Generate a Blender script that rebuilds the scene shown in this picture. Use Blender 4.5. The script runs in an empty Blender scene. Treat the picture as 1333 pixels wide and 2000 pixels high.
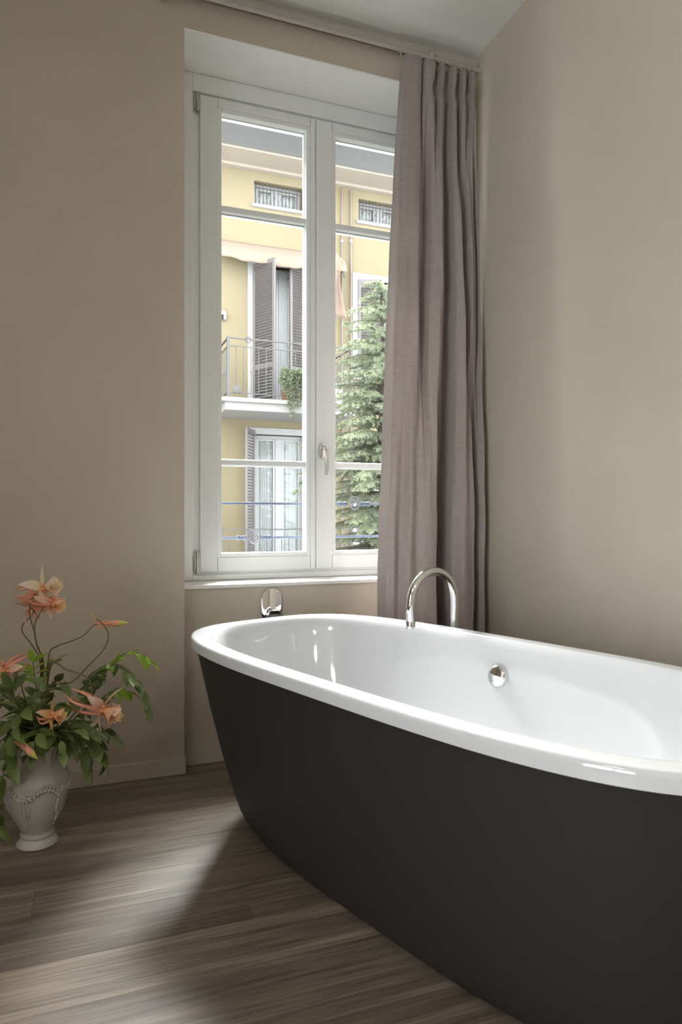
import bpy, bmesh, math, random
from mathutils import Vector, Matrix
random.seed(7)
SC = bpy.context.scene
COL = SC.collection

# ------------------------------------------------------------------ camera
YAW = math.atan(0.377)
SN, CS = math.sin(YAW), math.cos(YAW)
F = 1333.0; HOR = 1003.0; EYE = 1.0
cam_d = bpy.data.cameras.new('camera')
cam = bpy.data.objects.new('camera', cam_d); COL.objects.link(cam)
cam.location = (0, 0, EYE); cam.rotation_euler = (math.pi/2, 0, -YAW)
cam_d.sensor_fit = 'HORIZONTAL'; cam_d.sensor_width = 24.0; cam_d.lens = 24.0
cam_d.shift_y = (HOR-1000.0)/1333.0
cam_d.clip_start = 0.05; cam_d.clip_end = 300
SC.camera = cam

# ------------------------------------------------------------------ world, light, exposure
world = bpy.data.worlds.new('overcast_sky'); SC.world = world
world.use_nodes = True
bg = world.node_tree.nodes['Background']
bg.inputs['Color'].default_value = (0.94, 0.97, 1.0, 1)
bg.inputs['Strength'].default_value = 10.0
sun_l = bpy.data.lights.new('hazy_sun', 'SUN'); sun_l.energy = 88.0; sun_l.angle = math.radians(40); sun_l.color = (1, .98, .95)
sun = bpy.data.objects.new('hazy_sun', sun_l); COL.objects.link(sun); sun.location = (4, 8, 12)
sun.rotation_euler = Vector((-.13, -1, -1.14)).to_track_quat('-Z', 'Y').to_euler()
SC.view_settings.view_transform = 'Standard'
SC.view_settings.look = 'None'
SC.view_settings.exposure = 0.38
SC.view_settings.gamma = 1.0
SC.view_settings.use_curve_mapping = False
try:
    SC.cycles.max_bounces = 10; SC.cycles.diffuse_bounces = 5; SC.cycles.transparent_max_bounces = 16
    SC.cycles.caustics_reflective = False; SC.cycles.caustics_refractive = False
    SC.cycles.sample_clamp_indirect = 6.0
except Exception: pass

FILL_LAMP = 15.0  # glow strength of the added fill lamps
def portal(name, loc, rot, sx, sy):
    l = bpy.data.lights.new(name, 'AREA'); l.shape = 'RECTANGLE'; l.size = sx; l.size_y = sy
    l.cycles.is_portal = True
    o = bpy.data.objects.new(name, l); COL.objects.link(o); o.location = loc; o.rotation_euler = rot
    return o

# ------------------------------------------------------------------ helpers
def ray(u, v):
    x = (u-666.5)/F; z = (HOR-v)/F
    return Vector((x*CS+SN, -x*SN+CS, z))
def at(u, v, Y):
    r = ray(u, v); d = Y/r.y
    return Vector((r.x*d, Y, EYE+r.z*d))
def X_at(u, Y): return at(u, 1003, Y).x
def Z_at(u, v, Y): return at(u, v, Y).z

BASE = {}
def new_empty(name, loc):
    o = bpy.data.objects.new(name, None); COL.objects.link(o); o.location = loc
    o.empty_display_size = 0.1
    BASE[o] = Vector(loc); return o
def tag(o, label=None, cat=None, group=None, kind=None):
    if label: o['label'] = label
    if cat: o['category'] = cat
    if group: o['group'] = group
    if kind: o['kind'] = kind
    return o
def thing(name, label, cat, loc, group=None, kind=None):
    return tag(new_empty(name, loc), label, cat, group, kind)
def inst(name, mesh, mat, parent, loc, rot=None, scale=None):
    """object that shares mesh data; loc in world space"""
    o = bpy.data.objects.new(name, mesh); COL.objects.link(o)
    if parent is not None: o.parent = parent
    b = BASE.get(parent, Vector((0, 0, 0)))
    o.location = Vector(loc)-b
    if rot is not None:
        if isinstance(rot, Matrix):
            o.rotation_mode = 'QUATERNION'; o.rotation_quaternion = rot.to_quaternion()
        else: o.rotation_euler = rot
    if scale is not None: o.scale = scale
    BASE[o] = Vector(loc)
    if mat is not None and len(mesh.materials) == 0: mesh.materials.append(mat)
    return o

class MB:
    def __init__(s): s.v = []; s.f = []
    def add(s, verts, faces):
        o = len(s.v); s.v += [tuple(q) for q in verts]; s.f += [tuple(i+o for i in fc) for fc in faces]; return s
    def box(s, x0, x1, y0, y1, z0, z1):
        return s.add([(x0,y0,z0),(x1,y0,z0),(x1,y1,z0),(x0,y1,z0),(x0,y0,z1),(x1,y0,z1),(x1,y1,z1),(x0,y1,z1)],
                     [(0,3,2,1),(4,5,6,7),(0,1,5,4),(1,2,6,5),(2,3,7,6),(3,0,4,7)])
    def obox(s, c, ax, h):
        c = Vector(c); vs = []
        for k in (-1, 1):
            for i, j in ((-1,-1),(1,-1),(1,1),(-1,1)):
                vs.append(c+ax[0]*h[0]*i+ax[1]*h[1]*j+ax[2]*h[2]*k)
        return s.add(vs, [(0,3,2,1),(4,5,6,7),(0,1,5,4),(1,2,6,5),(2,3,7,6),(3,0,4,7)])
    def tube(s, pts, r, n=8, cap=True):
        pts = [Vector(p) for p in pts]; m = len(pts)
        rs = r if isinstance(r, (list, tuple)) else [r]*m
        t = [(pts[min(i+1, m-1)]-pts[max(i-1, 0)]).normalized() for i in range(m)]
        up = Vector((0, 0, 1)) if abs(t[0].z) < .9 else Vector((1, 0, 0))
        nrm = t[0].cross(up).normalized(); vs = []
        for i in range(m):
            nrm = (nrm-t[i]*nrm.dot(t[i])).normalized(); b = t[i].cross(nrm)
            for k in range(n):
                a = 2*math.pi*k/n
                vs.append(pts[i]+(nrm*math.cos(a)+b*math.sin(a))*rs[i])
        fs = [(i*n+k, i*n+(k+1) % n, (i+1)*n+(k+1) % n, (i+1)*n+k) for i in range(m-1) for k in range(n)]
        if cap: fs += [tuple(range(n-1, -1, -1)), tuple((m-1)*n+k for k in range(n))]
        return s.add(vs, fs)
    def cyl(s, a, b, r, n=12): return s.tube([a, b], r, n)
    def loft(s, rings, cap0=False, cap1=False, closed=True):
        n = len(rings[0]); vs = [p for rg in rings for p in rg]; m = len(rings)
        kk = n if closed else n-1
        fs = [(i*n+k, i*n+(k+1) % n, (i+1)*n+(k+1) % n, (i+1)*n+k) for i in range(m-1) for k in range(kk)]
        if cap0: fs.append(tuple(range(n-1, -1, -1)))
        if cap1: fs.append(tuple((m-1)*n+k for k in range(n)))
        return s.add(vs, fs)
    def lathe(s, prof, c, n=40, cap0=True, cap1=False, ripple=None):
        rings = []
        for (r, z) in prof:
            rg = []
            for k in range(n):
                a = 2*math.pi*k/n
                rr = r*(1+(ripple(a, z) if ripple else 0))
                rg.append((c[0]+rr*math.cos(a), c[1]+rr*math.sin(a), c[2]+z))
            rings.append(rg)
        return s.loft(rings, cap0, cap1)
    def prism(s, poly, y0, y1):            # polygon in XZ extruded along Y
        n = len(poly)
        vs = [(x, y0, z) for x, z in poly]+[(x, y1, z) for x, z in poly]
        fs = [tuple(range(n)), tuple(range(2*n-1, n-1, -1))]+[(k, k+n, (k+1) % n+n, (k+1) % n) for k in range(n)]
        return s.add(vs, fs)
    def sphere(s, c, r, n=12, m=8, sc=(1,1,1)):
        rings = []
        for i in range(1, m):
            a = math.pi*i/m
            rings.append([(c[0]+r*sc[0]*math.sin(a)*math.cos(2*math.pi*k/n), c[1]+r*sc[1]*math.sin(a)*math.sin(2*math.pi*k/n), c[2]-r*sc[2]*math.cos(a)) for k in range(n)])
        return s.loft(rings, True, True)
    def mesh(s, name, mat=None, off=(0,0,0), smooth=None, bevel=0.0):
        me = bpy.data.meshes.new(name); o = Vector(off)
        me.from_pydata([Vector(q)-o for q in s.v], [], s.f)
        bm = bmesh.new(); bm.from_mesh(me)
        bmesh.ops.recalc_face_normals(bm, faces=bm.faces)
        if bevel > 0:
            es = [e for e in bm.edges if len(e.link_faces) == 2 and e.calc_face_angle(0) > .6]
            bmesh.ops.bevel(bm, geom=es, offset=bevel, segments=2, profile=.5, affect='EDGES', clamp_overlap=True)
        bm.to_mesh(me); bm.free()
        if mat: me.materials.append(mat)
        if smooth is not None:
            me.polygons.foreach_set('use_smooth', [True]*len(me.polygons))
            me.set_sharp_from_angle(angle=math.radians(smooth))
        return me
    def build(s, name, mat, parent=None, smooth=None, bevel=0.0, kind=None, origin=None):
        b = Vector(origin) if origin is not None else BASE.get(parent, Vector((0,0,0)))
        me = s.mesh(name, mat, b, smooth, bevel)
        o = bpy.data.objects.new(name, me); COL.objects.link(o)
        if parent is not None:
            o.parent = parent; o.location = b-BASE.get(parent, Vector((0,0,0)))
        else: o.location = b
        BASE[o] = b
        if kind: o['kind'] = kind
        return o

def spline(pts, n=8):
    """catmull-rom through pts"""
    P = [Vector(p) for p in pts]; P = [P[0]*2-P[1]]+P+[P[-1]*2-P[-2]]; out = []
    for i in range(1, len(P)-2):
        for k in range(n):
            t = k/n; a, b, c, d = P[i-1], P[i], P[i+1], P[i+2]
            out.append(.5*((2*b)+(c-a)*t+(2*a-5*b+4*c-d)*t*t+(3*b-a-3*c+d)*t**3))
    out.append(P[-2]); return out

# ------------------------------------------------------------------ materials
def srgb(r, g, b):
    f = lambda c: (c/255/12.92) if c/255 <= .04045 else ((c/255+.055)/1.055)**2.4
    return (f(r), f(g), f(b), 1)
def mat(name, col, rough=.5, metal=0., spec=.5, bump=0., bscale=40., var=0., vscale=6., coat=0., trans=0., stretch=None, sheen=0., objrand=0.):
    m = bpy.data.materials.new(name); m.use_nodes = True
    nt = m.node_tree; N = nt.nodes; L = nt.links
    b = N['Principled BSDF']; out = N['Material Output']
    b.inputs['Base Color'].default_value = col; b.inputs['Roughness'].default_value = rough
    b.inputs['Metallic'].default_value = metal; b.inputs['Specular IOR Level'].default_value = spec
    if coat: b.inputs['Coat Weight'].default_value = coat; b.inputs['Coat Roughness'].default_value = .05
    if sheen: b.inputs['Sheen Weight'].default_value = sheen
    tc = N.new('ShaderNodeTexCoord'); mp = N.new('ShaderNodeMapping'); L.new(tc.outputs['Object'], mp.inputs['Vector'])
    if stretch: mp.inputs['Scale'].default_value = stretch
    colsock = None
    if var:
        nz = N.new('ShaderNodeTexNoise'); nz.inputs['Scale'].default_value = vscale; nz.inputs['Detail'].default_value = 5
        L.new(mp.outputs['Vector'], nz.inputs['Vector'])
        mr = N.new('ShaderNodeMapRange'); mr.inputs['From Min'].default_value = .3; mr.inputs['From Max'].default_value = .7
        mr.inputs['To Min'].default_value = 1-var; mr.inputs['To Max'].default_value = 1+var
        L.new(nz.outputs['Fac'], mr.inputs['Value'])
        mx = N.new('ShaderNodeVectorMath'); mx.operation = 'SCALE'; mx.inputs[0].default_value = col[:3]
        L.new(mr.outputs['Result'], mx.inputs['Scale']); colsock = mx.outputs['Vector']
    if objrand:
        oi = N.new('ShaderNodeObjectInfo')
        mr2 = N.new('ShaderNodeMapRange'); mr2.inputs['To Min'].default_value = 1-objrand; mr2.inputs['To Max'].default_value = 1+objrand
        L.new(oi.outputs['Random'], mr2.inputs['Value'])
        m2 = N.new('ShaderNodeVectorMath'); m2.operation = 'SCALE'
        if colsock: L.new(colsock, m2.inputs[0])
        else: m2.inputs[0].default_value = col[:3]
        L.new(mr2.outputs['Result'], m2.inputs['Scale']); colsock = m2.outputs['Vector']
    if colsock: L.new(colsock, b.inputs['Base Color'])
    if bump:
        nb = N.new('ShaderNodeTexNoise'); nb.inputs['Scale'].default_value = bscale; nb.inputs['Detail'].default_value = 4
        L.new(mp.outputs['Vector'], nb.inputs['Vector'])
        bp = N.new('ShaderNodeBump'); bp.inputs['Strength'].default_value = bump; bp.inputs['Distance'].default_value = .004
        L.new(nb.outputs['Fac'], bp.inputs['Height']); L.new(bp.outputs['Normal'], b.inputs['Normal'])
    if trans:
        tr = N.new('ShaderNodeBsdfTranslucent'); tr.inputs['Color'].default_value = col
        if colsock: L.new(colsock, tr.inputs['Color'])
        ms = N.new('ShaderNodeMixShader'); ms.inputs['Fac'].default_value = trans
        L.new(b.outputs['BSDF'], ms.inputs[1]); L.new(tr.outputs['BSDF'], ms.inputs[2]); L.new(ms.outputs['Shader'], out.inputs['Surface'])
    return m
def glass_mat(name, tint=(.97,.985,.98,1), refl=1.0):
    m = bpy.data.materials.new(name); m.use_nodes = True
    nt = m.node_tree; N = nt.nodes; L = nt.links; N.remove(N['Principled BSDF']); out = N['Material Output']
    t = N.new('ShaderNodeBsdfTransparent'); t.inputs['Color'].default_value = tint
    g = N.new('ShaderNodeBsdfGlossy'); g.inputs['Roughness'].default_value = .01
    fr = N.new('ShaderNodeFresnel'); fr.inputs['IOR'].default_value = 1.3
    mul = N.new('ShaderNodeMath'); mul.operation = 'MULTIPLY'; mul.inputs[1].default_value = refl
    mx = N.new('ShaderNodeMixShader'); L.new(fr.outputs['Fac'], mul.inputs[0]); L.new(mul.outputs[0], mx.inputs['Fac'])
    L.new(t.outputs[0], mx.inputs[1]); L.new(g.outputs[0], mx.inputs[2]); L.new(mx.outputs[0], out.inputs['Surface'])
    return m
def ramp(N, stops):
    r = N.new('ShaderNodeValToRGB'); e = r.color_ramp.elements
    while len(e) < len(stops): e.new(.5)
    for el, (p, c) in zip(e, stops): el.position = p; el.color = c
    return r
def wood_mat():
    m = bpy.data.materials.new('grey_brown_oak'); m.use_nodes = True
    nt = m.node_tree; N = nt.nodes; L = nt.links; b = N['Principled BSDF']
    tc = N.new('ShaderNodeTexCoord'); oi = N.new('ShaderNodeObjectInfo')
    sc = N.new('ShaderNodeVectorMath'); sc.operation = 'SCALE'; sc.inputs[0].default_value = (37., 19., 11.); L.new(oi.outputs['Random'], sc.inputs['Scale'])
    ad = N.new('ShaderNodeVectorMath'); ad.operation = 'ADD'; L.new(tc.outputs['Object'], ad.inputs[0]); L.new(sc.outputs['Vector'], ad.inputs[1])
    mp = N.new('ShaderNodeMapping'); mp.inputs['Scale'].default_value = (1.2, 20, 1); L.new(ad.outputs['Vector'], mp.inputs['Vector'])
    n1 = N.new('ShaderNodeTexNoise'); n1.inputs['Scale'].default_value = 1.0; n1.inputs['Detail'].default_value = 7; n1.inputs['Roughness'].default_value = .62; n1.inputs['Distortion'].default_value = .5
    L.new(mp.outputs['Vector'], n1.inputs['Vector'])
    mp2 = N.new('ShaderNodeMapping'); mp2.inputs['Scale'].default_value = (5, 120, 1); L.new(ad.outputs['Vector'], mp2.inputs['Vector'])
    n2 = N.new('ShaderNodeTexNoise'); n2.inputs['Scale'].default_value = 1.0; n2.inputs['Detail'].default_value = 7
    L.new(mp2.outputs['Vector'], n2.inputs['Vector'])
    r1 = ramp(N, [(.25, srgb(84, 73, 64)), (.45, srgb(114, 101, 89)), (.58, srgb(132, 119, 106)), (.78, srgb(156, 143, 129))])
    L.new(n1.outputs['Fac'], r1.inputs['Fac'])
    mr = N.new('ShaderNodeMapRange'); mr.inputs['From Min'].default_value = .3; mr.inputs['From Max'].default_value = .7; mr.inputs['To Min'].default_value = .62; mr.inputs['To Max'].default_value = 1.28
    L.new(n2.outputs['Fac'], mr.inputs['Value'])
    mr2 = N.new('ShaderNodeMapRange'); mr2.inputs['To Min'].default_value = .78; mr2.inputs['To Max'].default_value = 1.2; L.new(oi.outputs['Random'], mr2.inputs['Value'])
    mm = N.new('ShaderNodeMath'); mm.operation = 'MULTIPLY'; L.new(mr.outputs['Result'], mm.inputs[0]); L.new(mr2.outputs['Result'], mm.inputs[1])
    s2 = N.new('ShaderNodeVectorMath'); s2.operation = 'SCALE'; L.new(r1.outputs['Color'], s2.inputs[0]); L.new(mm.outputs[0], s2.inputs['Scale'])
    L.new(s2.outputs['Vector'], b.inputs['Base Color'])
    b.inputs['Roughness'].default_value = .45; b.inputs['Specular IOR Level'].default_value = .8
    bp = N.new('ShaderNodeBump'); bp.inputs['Strength'].default_value = .28; bp.inputs['Distance'].default_value = .002
    L.new(n2.outputs['Fac'], bp.inputs['Height']); L.new(bp.outputs['Normal'], b.inputs['Normal'])
    return m
def weave_mat(name, col, trans=.12):
    m = bpy.data.materials.new(name); m.use_nodes = True
    nt = m.node_tree; N = nt.nodes; L = nt.links; b = N['Principled BSDF']; out = N['Material Output']
    tc = N.new('ShaderNodeTexCoord')
    facs = []
    for scl in ((30, 30, 420), (420, 420, 24)):
        mp = N.new('ShaderNodeMapping'); mp.inputs['Scale'].default_value = scl; L.new(tc.outputs['Object'], mp.inputs['Vector'])
        n = N.new('ShaderNodeTexNoise'); n.inputs['Scale'].default_value = 1; n.inputs['Detail'].default_value = 2; L.new(mp.outputs['Vector'], n.inputs['Vector']); facs.append(n.outputs['Fac'])
    ad = N.new('ShaderNodeMath'); ad.operation = 'ADD'; L.new(facs[0], ad.inputs[0]); L.new(facs[1], ad.inputs[1])
    mr = N.new('ShaderNodeMapRange'); mr.inputs['From Min'].default_value = .7; mr.inputs['From Max'].default_value = 1.3; mr.inputs['To Min'].default_value = .87; mr.inputs['To Max'].default_value = 1.13
    L.new(ad.outputs[0], mr.inputs['Value'])
    s = N.new('ShaderNodeVectorMath'); s.operation = 'SCALE'; s.inputs[0].default_value = col[:3]; L.new(mr.outputs['Result'], s.inputs['Scale'])
    L.new(s.outputs['Vector'], b.inputs['Base Color']); b.inputs['Roughness'].default_value = .75; b.inputs['Specular IOR Level'].default_value = .25
    b.inputs['Sheen Weight'].default_value = .15
    bp = N.new('ShaderNodeBump'); bp.inputs['Strength'].default_value = .15; bp.inputs['Distance'].default_value = .001
    L.new(ad.outputs[0], bp.inputs['Height']); L.new(bp.outputs['Normal'], b.inputs['Normal'])
    tr = N.new('ShaderNodeBsdfTranslucent'); L.new(s.outputs['Vector'], tr.inputs['Color'])
    ms = N.new('ShaderNodeMixShader'); ms.inputs['Fac'].default_value = trans
    L.new(b.outputs['BSDF'], ms.inputs[1]); L.new(tr.outputs['BSDF'], ms.inputs[2]); L.new(ms.outputs['Shader'], out.inputs['Surface'])
    return m
def petal_mat(name, base, tip):
    m = bpy.data.materials.new(name); m.use_nodes = True
    nt = m.node_tree; N = nt.nodes; L = nt.links; b = N['Principled BSDF']; out = N['Material Output']
    at_ = N.new('ShaderNodeUVMap'); sp = N.new('ShaderNodeSeparateXYZ'); L.new(at_.outputs['UV'], sp.inputs[0])
    tc = N.new('ShaderNodeTexCoord'); nz = N.new('ShaderNodeTexNoise'); nz.inputs['Scale'].default_value = 60; L.new(tc.outputs['Object'], nz.inputs['Vector'])
    mm = N.new('ShaderNodeMath'); mm.operation = 'MULTIPLY_ADD'; mm.inputs[1].default_value = .7; mm.inputs[2].default_value = -.35; L.new(nz.outputs['Fac'], mm.inputs[0])
    aa = N.new('ShaderNodeMath'); aa.operation = 'ADD'; L.new(mm.outputs[0], aa.inputs[0]); L.new(sp.outputs['Y'], aa.inputs[1])
    r = ramp(N, [(0., base), (.55, tuple((x*.5+y*.5) for x, y in zip(base, tip))), (1., tip)]); L.new(aa.outputs[0], r.inputs['Fac'])
    L.new(r.outputs['Color'], b.inputs['Base Color']); b.inputs['Roughness'].default_value = .6
    tr = N.new('ShaderNodeBsdfTranslucent'); L.new(r.outputs['Color'], tr.inputs['Color'])
    ms = N.new('ShaderNodeMixShader'); ms.inputs['Fac'].default_value = .35
    L.new(b.outputs['BSDF'], ms.inputs[1]); L.new(tr.outputs['BSDF'], ms.inputs[2]); L.new(ms.outputs['Shader'], out.inputs['Surface'])
    return m

M = {}
M['wall'] = mat('taupe_wall_paint', srgb(187, 177, 163), .75, spec=.25, bump=.22, bscale=120, var=.025, vscale=3)
M['ceil'] = mat('white_ceiling_paint', srgb(236, 237, 235), .8, spec=.2, bump=.08, bscale=90, var=.015, vscale=2)
M['base'] = mat('taupe_skirting_paint', srgb(192, 182, 168), .45)
M['lacquer'] = mat('white_window_lacquer', srgb(234, 238, 239), .32, var=.015, vscale=9)
M['sill'] = mat('white_stone_sill', srgb(235, 235, 232), .3, var=.02, vscale=14)
M['wood'] = wood_mat()
M['sub'] = mat('floor_screed', srgb(40, 34, 30), .9)
M['enamel'] = mat('white_bath_enamel', srgb(206, 208, 211), .06, spec=.6, coat=.3)
M['apron'] = mat('matt_charcoal_panel', srgb(46, 42, 41), .55, spec=.35, bump=.05, bscale=300)
M['chrome'] = mat('polished_chrome', (.86, .87, .88, 1), .035, metal=1.)
M['satin'] = mat('satin_nickel', (.55, .54, .52, 1), .25, metal=1.)
M['steel'] = mat('galvanised_hinge_steel', (.5, .49, .47, 1), .35, metal=1., var=.15, vscale=60)
M['curtain'] = weave_mat('mauve_taupe_linen', srgb(163, 152, 149), .22)
M['rail'] = mat('warm_white_rail_enamel', srgb(172, 165, 157), .4)
M['vase'] = mat('frosted_white_porcelain', srgb(192, 188, 183), .42, spec=.4, bump=.06, bscale=90, var=.03, vscale=20)
M['stem'] = mat('olive_flower_stem', srgb(105, 92, 50), .6, var=.25, vscale=30)
M['stemg'] = mat('green_twig', srgb(84, 96, 52), .6, var=.2, vscale=30)
M['leaf'] = mat('glossy_green_leaf', srgb(124, 144, 84), .32, spec=.6, var=.35, vscale=14, trans=.3, objrand=.35)
M['leaf2'] = mat('bright_green_leaf', srgb(150, 182, 66), .4, spec=.5, var=.25, vscale=14, trans=.4, objrand=.2)
M['pet_o'] = petal_mat('orange_pink_petal', srgb(252, 198, 124), srgb(254, 224, 208))
M['pet_p'] = petal_mat('cream_pink_petal', srgb(252, 234, 184), srgb(254, 240, 236))
M['pet_y'] = petal_mat('apricot_petal', srgb(250, 190, 90), srgb(250, 220, 190))
M['sep'] = petal_mat('salmon_sepal', srgb(246, 188, 156), srgb(255, 234, 224))
M['stamen'] = mat('yellow_stamen', srgb(244, 214, 120), .6)
M['glass'] = glass_mat('window_glass', (.96, .975, .97, 1), .8)

# ------------------------------------------------------------------ room shell
YW = 2.675; YP = 2.757; YWIN = 2.935; YOUT = 3.22
XL, XR = -2.3, 1.656; NL, NR = .3625, 1.615
YB = -3.0; ZC = 3.052; ZS = 2.868; ZSILL = .714

fl = MB().box(XL-.1, XR+.1, YB-.1, YW+.12, -.12, -.008).build('floor', M['sub'], kind='structure')
PW = .1645; rows = []
y = 1.8165
while y > YB-.2: y -= PW
PL = 1.8
while y < YW+.1:
    joint = {0: 0}
    # joints read off the floor: two rows are fixed, the others step along
    k = round((y-1.8165)/PW)
    off = {-1: .396, 0: -.122}.get(k, -.98+.36*((k*.618) % 1.0))
    x = off
    while x > XL-.05: x -= PL
    y1 = y+PW
    while x < XR+.05:
        a, b_ = max(x, XL-.06), min(x+PL, XR+.06)
        yb = min(y1, YW+.1)
        if b_-a > .02 and yb-y > .02:
            g = .0002; c = .0006
            mb = MB(); vs = []
            for (d, z) in ((0, -.008), (0, -c), (c, 0)):
                vs += [(a+g+d, y+g+d, z), (b_-g-d, y+g+d, z), (b_-g-d, yb-g-d, z), (a+g+d, yb-g-d, z)]
            mb.add(vs, [(8,9,10,11)]+[(i+4*q, (i+1) % 4+4*q, (i+1) % 4+4*q+4, i+4*q+4) for q in range(2) for i in range(4)])
            mb.build('plank', M['wood'], fl, origin=(a, y, 0))
        x += PL
    y = y1

w = MB()
w.box(XL-.25, NL, YW, YOUT, -.1, ZC+.2)
w.box(NL, NR, YW, YOUT, ZS+.006, ZC+.2)
w.box(NR, XR+.3, YW, YOUT, -.1, ZC+.2)
w.box(NL, NR, YP, YOUT-.0, -.1, ZSILL-.016)
w.build('wall_far', M['wall'], kind='structure')
MB().box(NL, NR, YW+.001, YOUT, ZS, ZS+.006).build('trim_1', M['ceil'], kind='structure')
MB().box(XR, XR+.2, YB-.2, YW, -.1, ZC+.2).build('wall_right', M['wall'], kind='structure')
LY0, LY1 = -2.0, -.25  # opening added in the left wall to let in fill daylight
wl = MB().box(XL-.25, XL, YB-.2, LY0, -.1, ZC+.2).box(XL-.25, XL, LY1, YW, -.1, ZC+.2).box(XL-.25, XL, LY0, LY1, 2.8, ZC+.2).box(XL-.25, XL, LY0, LY1, -.1, .3)
wl.build('wall_left', M['wall'], kind='structure')
f = MB().box(XL-.16, XL-.08, LY0, LY0+.06, .3, 2.8).box(XL-.16, XL-.08, LY1-.06, LY1, .3, 2.8).box(XL-.16, XL-.08, LY0+.06, LY1-.06, 2.74, 2.8).box(XL-.16, XL-.08, LY0+.06, LY1-.06, .3, .38).box(XL-.16, XL-.08, (LY0+LY1)/2-.04, (LY0+LY1)/2+.04, .38, 2.74)
fo = f.build('added_side_window', M['lacquer'], kind='structure')  # unseen window, added to throw daylight onto the right wall
MB().box(XL-.125, XL-.12, LY0+.06, LY1-.06, .38, 2.74).build('pane', M['glass'], fo)
portal('daylight_portal', (XL-.3, (LY0+LY1)/2, 1.55), (math.pi/2, 0, -math.pi/2), LY1-LY0, 2.5)
MB().box(XL, XR, YB-.2, YB, -.1, ZC+.2).build('wall_near', M['wall'], kind='structure')
MB().box(XL-.1, XR+.1, YB-.1, YW+.05, ZC, ZC+.2).build('ceiling', M['ceil'], kind='structure')
portal('daylight_portal', ((NL+NR)/2, YOUT+.03, 1.8), (math.pi/2, 0, math.pi), NR-NL+.1, 2.25)
# two unseen ceiling lamps over the rear of the room, added as warm fill
M['fillglass'] = mat('opal_fill_lamp_glass', srgb(250, 245, 235), .4)
_lb = M['fillglass'].node_tree.nodes['Principled BSDF']; _lb.inputs['Emission Color'].default_value = (1, .84, .66, 1); _lb.inputs['Emission Strength'].default_value = FILL_LAMP
for lx, ly, ll in ((-1.1, -.2, 'unseen round opal ceiling lamp added for fill, nearer the left wall'), (.75, -1.2, 'unseen round opal ceiling lamp added for fill, nearer the right wall')):
    lo = thing('added_ceiling_lamp', ll, 'ceiling lamp', (lx, ly, ZC-.09), 'added ceiling lamps for fill')
    MB().lathe([(.23, .09), (.23, .05), (.20, .05)], (lx, ly, ZC-.09), 40, True, True).build('fill_lamp_base', M['lacquer'], lo, smooth=40)
    MB().lathe([(.22, .05), (.215, .025), (.17, .008), (.09, .001), (.01, 0)], (lx, ly, ZC-.09), 40, False, True).build('fill_lamp_shade', M['fillglass'], lo, smooth=50)
# skirting
BH = .064; BT = .013
MB().box(XL, NL+BT*.4, YW-BT, YW, 0, BH).build('baseboard_far', M['base'], kind='structure', bevel=.0025)
MB().box(NL+.001, NR-.001, YP-BT, YP, 0, BH).build('baseboard_niche', M['base'], kind='structure', bevel=.0025)
MB().box(XR-BT, XR, YB, YW-BT, 0, BH).build('baseboard_right', M['base'], kind='structure', bevel=.0025)

# ------------------------------------------------------------------ window
win = new_empty('window_1', ((NL+NR)/2, YWIN, ZSILL)); tag(win, 'tall white two-sash casement window behind the bathtub', kind='structure')
MB().box(NL+.001, NR-.001, YP-.012, YOUT+.03, ZSILL-.016, ZSILL).build('window_sill', M['sill'], win, bevel=.003)
XS0 = X_at(391, YWIN-.012); XM = X_at(618, YWIN-.012); XS1 = 2*XM-XS0
ZT1 = Z_at(400, 186, YWIN-.012); ZB1 = Z_at(400, 1117, YWIN-.012)
fr = MB(); D0, D1 = YWIN, YWIN+.075
fo = .022
def frame_ring(mb, x0, x1, z0, z1, t, y0, y1, tb=None, tt=None, tr=None):
    tb = tb or t; tt = tt or t; tr = tr or t
    mb.box(x0, x0+t, y0, y1, z0, z1); mb.box(x1-tr, x1, y0, y1, z0, z1)
    mb.box(x0+t, x1-tr, y0, y1, z0, z0+tb); mb.box(x0+t, x1-tr, y0, y1, z1-tt, z1)
frame_ring(fr, NL+.001, NR-.001, ZSILL+.001, ZS-.001, XS0-NL-.004-.028, D0-.012, D1, tb=ZB1-ZSILL-.014, tt=ZS-ZT1-.012)
fr.build('window_frame', M['lacquer'], win, bevel=.002)
st = MB(); frame_ring(st, XS0-.032, XS1+.032, ZSILL+.004, ZT1+.012, .05, D0+.004, D1-.004, tb=ZB1-ZSILL+.03, tt=.05)
st.build('frame_rebate', M['lacquer'], win, bevel=.0015)
YG = YWIN+.03
GZ1 = Z_at(430, 229, YG); GZ0 = Z_at(430, 1080, YG)
GX = [(X_at(430, YG), X_at(594, YG)), (X_at(650.5, YG), 0)]
GX[1] = (GX[1][0], 2*XM-GX[0][0])
MZ = [(Z_at(430, 413.5, YWIN+.01), Z_at(430, 401.5, YWIN+.01)), (Z_at(430, 908, YWIN+.01), Z_at(430, 897, YWIN+.01))]
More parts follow.
